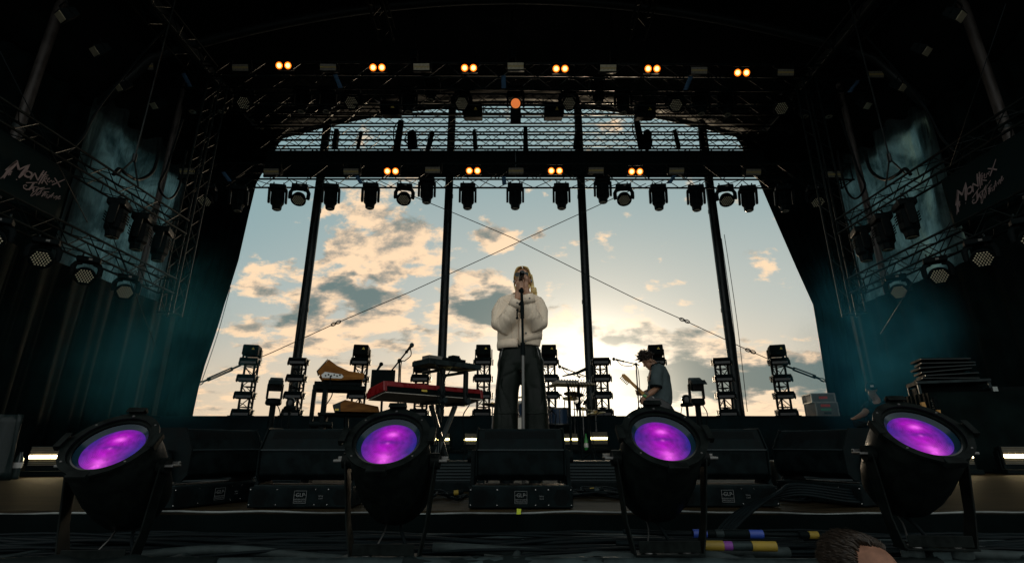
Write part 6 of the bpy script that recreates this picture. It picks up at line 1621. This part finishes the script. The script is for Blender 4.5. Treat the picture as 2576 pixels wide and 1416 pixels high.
g = MB(); g.rings([(.04, .12, zt-.56, .175, .14), (.03, .10, zt-.3, .18, .14), (.03, .06, zt-.10, .20, .125), (.02, .05, zt-.005, .10, .085)], n=20)
g.tube([T(2188, 1018, -.0), T(2178, 1034, -.13)], [.085, .078], 14); g.tube([T(2222, 1018, .02), T(2231, 1038, -.10)], [.085, .078], 14)
bake_blob(g, 'shirt', M_CLOTHB, pe, .015, 5, crease(7, .008, 12, .004))
g = MB(); g.tube([(.13, .12, zt-.52), (.12, -.10, zt-.56), (.12, -.12, .09)], [.10, .085, .08], 12); g.tube([(-.05, .12, zt-.52), (-.12, -.10, zt-.56), (-.12, -.12, .09)], [.10, .085, .08], 12); bake_blob(g, 'trousers', M_CLOTHB, pe, .016, 3)
g = MB(); g.ball(H(0, .014, .05), (.082, .10, .082), 18, 10, rot=Rm); g.tube([H(0, -.06, .055), H(0, -.13, .05), H(0, -.165, .042)], [(.075, .008), (.07, .006), (.045, .005)], 12, up=Rm @ Vector((0, 0, 1))); cp = g.build('cap', M_CLOTHB, pe, smooth='all')
g = MB(); g.box((0, -.095, .085), (.045, .006, .03), Hd); g.build('cap_patch', M_WHITE, cp)
sl_ = thing('work_stool', 'plain black stool under the seated technician', 'stool', C2+Vector((.04, .14, 0)))
g = MB(); g.lathe([(0, zt-.66), (.17, zt-.66), (.18, zt-.64), (.17, zt-.615), (0, zt-.61)], 20); g.build('seat', M_BLACK, sl_, smooth=True)
for k in range(4): 
    a = .8+k*1.57; g = MB(); g.tube([(.1*math.cos(a), .1*math.sin(a), zt-.66), (.2*math.cos(a), .2*math.sin(a), 0)], .014, 6); g.build('leg', M_BLACK, sl_)
dz = T(2180, 1062, -.5).z
t = thing('mixing_desk', 'dark mixing desk with small lit controls under the hands of the technician', 'mixing desk', C2+Vector((-.1, -.5, 0)))
g = MB(); g.box((0, 0, dz/2-.02), (.95, .45, dz-.04)); c = g.build('case', M_MATT, t, bevel=.008)
g = MB(); g.prism([(-.24, dz-.06), (-.24, dz-.03), (.24, dz+.04), (.24, dz-.06)], -.5, .5); pn = g.build('panel', M_BLACK, t, bevel=.004)
g = MB()
for k in range(24): g.box((-.44+.038*k, -.1, dz), (.012, .02, .02))
g.build('faders', M_GREYP, pn)
g = MB(); g.box((-.18, -.229, dz*.62), (.1, .006, .04)); g.build('red_mark', M_REDM, c); 
g = MB(); g.lathe([(.02, 0), (.028, .004), (.024, .006)], 16, Matrix.Translation((-.34, -.226, dz*.62)) @ RX); g.build('badge', M_ALUD, c)

# head of a crew member in the pit at the lower right
HY = 1.60; q = P(2188, 1424, HY); C3 = Vector((q.x, HY, -1.5))
pe = thing('person', 'crew member in the pit whose brown hair and forehead show at the bottom edge', 'person', C3)
Hd = Matrix.Translation(Vector((0, 0, q.z+1.5-.045))) @ Matrix.Rotation(R(30), 4, 'Z') @ Matrix.Rotation(R(-3), 4, 'X') @ Matrix.Scale(.9, 4); Rm = Hd.to_3x3()
hz_ = q.z+1.5
g = MB(); g.ball(H(0, .01, .03), (.076, .096, .092), 24, 16, rot=Rm); g.ball(H(0, -.03, -.04), (.058, .064, .08), 18, 12, rot=Rm); g.ball(H(0, -.066, -.1), (.03, .026, .024), 12, 8, rot=Rm)
g.tube([H(0, -.088, .018), H(0, -.115, -.028)], [.010, .015], 10); g.ball(H(0, -.086, -.058), (.024, .012, .007), 10, 6, rot=Rm); g.ball(H(0, -.086, -.068), (.020, .012, .007), 10, 6, rot=Rm); g.ball(H(0, -.078, .036), (.052, .018, .012), 12, 8, rot=Rm)
for x in (-1, 1): g.ball(H(x*.078, .012, -.008), (.010, .022, .034), 10, 8, rot=Rm); g.ball(H(x*.036, -.066, -.02), (.024, .02, .022), 10, 7, rot=Rm)
g.tube([H(0, .03, -.06), (0, .04, hz_-.22), (0, .04, hz_-.30)], [.056, .06, .08], 14)
g.rings([(0, .04, hz_-.85, .17, .12), (0, .04, hz_-.55, .18, .12), (0, .04, hz_-.34, .20, .11), (0, .04, hz_-.27, .1, .08)], n=18)
for x in (-1, 1):
    g.tube([(x*.19, .04, hz_-.34), (x*.24, .06, hz_-.62), (x*.25, -.02, hz_-.86)], [.055, .045, .032], 12); g.ball((x*.25, -.03, hz_-.92), (.028, .045, .055), 12, 8)
    for k in range(4): g.tube([(x*.25, -.06+.022*k, hz_-.95), (x*.25, -.06+.022*k, hz_-.99), (x*.243, -.06+.022*k, hz_-1.02), (x*.235, -.058+.022*k, hz_-1.035)], [.0095, .009, .0085, .007], 8)
    g.tube([(x*.24, -.07, hz_-.90), (x*.232, -.095, hz_-.94), (x*.225, -.10, hz_-.965)], [.011, .010, .008], 8)
    g.tube([(x*.1, .04, hz_-.82), (x*.11, .02, hz_-1.1), (x*.12, .04, .08)], [.09, .06, .042], 12); g.ball((x*.12, -.04, .04), (.045, .13, .04), 12, 8)
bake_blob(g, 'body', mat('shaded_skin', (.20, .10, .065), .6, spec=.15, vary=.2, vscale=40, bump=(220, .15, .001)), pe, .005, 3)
g = MB(); g.rings([(0, .04, hz_-.88, .20, .15), (0, .04, hz_-.55, .205, .145), (0, .04, hz_-.36, .215, .13), (0, .04, hz_-.25, .1, .09)], n=20)
for x in (-1, 1): g.tube([(x*.18, .04, hz_-.35), (x*.24, .05, hz_-.55)], [.085, .075], 14)
bake_blob(g, 'shirt', M_CLOTHB, pe, .016, 5)
g = MB()
for x in (-1, 1): g.tube([(x*.09, .04, hz_-.80), (x*.11, .03, hz_-1.1), (x*.12, .05, .09)], [.12, .09, .085], 14)
bake_blob(g, 'trousers', M_CLOTHB, pe, .016, 4)
g = MB(); random.seed(21)
for i in range(5200):
    th, ph = random.uniform(0, 2*math.pi), math.acos(random.uniform(-.15, 1))
    d = Vector((math.sin(ph)*math.cos(th), math.sin(ph)*math.sin(th), math.cos(ph)))
    if d.y < -.22 and d.z < .80-.25*d.x: continue
    b = Vector((d.x*.077, .012+d.y*.097, .03+d.z*.093)); top_ = max(0, d.z)
    l = .012+.016*top_+.008*random.random()
    fl_ = Vector((.012*random.uniform(-1, 1), .026*top_+.014, .002*top_))+Vector((random.uniform(-1, 1), random.uniform(-1, 1), random.uniform(-1, 1)))*.004
    g.tube([H(*(b*.96)), H(*(b+d*l*.6+fl_*.4)), H(*(b+d*l*.75+fl_*1.2))], [.0017, .0014, .0005], 3)
g.ball(H(0, .040, .040), (.0785, .080, .090), 22, 14, rot=Rm); g.build('hair', M_HAIRM, pe, smooth='all')
g = MB()
for x in (-1, 1):
    g.tube([H(x*.070, -.090, .022), H(x*.080, -.03, .018), H(x*.080, .03, .008)], .0028, 6)
    g.tube([H(x*.034+.026*math.cos(a), -.098, .012+.02*math.sin(a)) for a in [2*math.pi*k/16 for k in range(16)]], .002, 5, closed=True)
g.build('spectacles', M_GLOSS, pe, smooth='all')
# ------------------------------------------------------------------ stage smoke
def smoke(label, c, r, dens, col):
    m = bpy.data.materials.new('stage_smoke'); m.use_nodes = True; nt = m.node_tree; nt.nodes.clear()
    out = nt.nodes.new('ShaderNodeOutputMaterial'); pv = nt.nodes.new('ShaderNodeVolumePrincipled'); nt.links.new(pv.outputs[0], out.inputs['Volume'])
    tc = nt.nodes.new('ShaderNodeTexCoord'); sp = nt.nodes.new('ShaderNodeSeparateXYZ'); nt.links.new(tc.outputs['Object'], sp.inputs[0])
    x, y, z = (NX(nt, sp.outputs[i]) for i in range(3))
    rr = ((x/r[0]).pow(2.0)+(y/r[1]).pow(2.0)+(z/r[2]).pow(2.0)).sqrt()
    n = nnoise(nt, tc.outputs['Object'], .9, 3, .55, .4)
    d = rr.step(1.0, .1)*n.step(.32, .68)*dens
    nt.links.new(d.k, pv.inputs['Density']); pv.inputs['Color'].default_value = (*col, 1); pv.inputs['Anisotropy'].default_value = .2
    g = MB(); g.ball((0, 0, 0), r, 20, 12); o = g.build('smoke', m, loc=c, smooth='all')
    return tag(o, label, 'smoke', kind='stuff')
smoke('thin teal smoke drifting at the left rear of the stage', (-6.0, 8.6, 1.9), (2.0, 1.6, 2.2), .20, (.10, .60, .78))
smoke('thin teal smoke drifting around the technician at the right', (5.9, 8.3, 1.8), (1.5, 1.5, 2.0), .36, (.08, .55, .85))
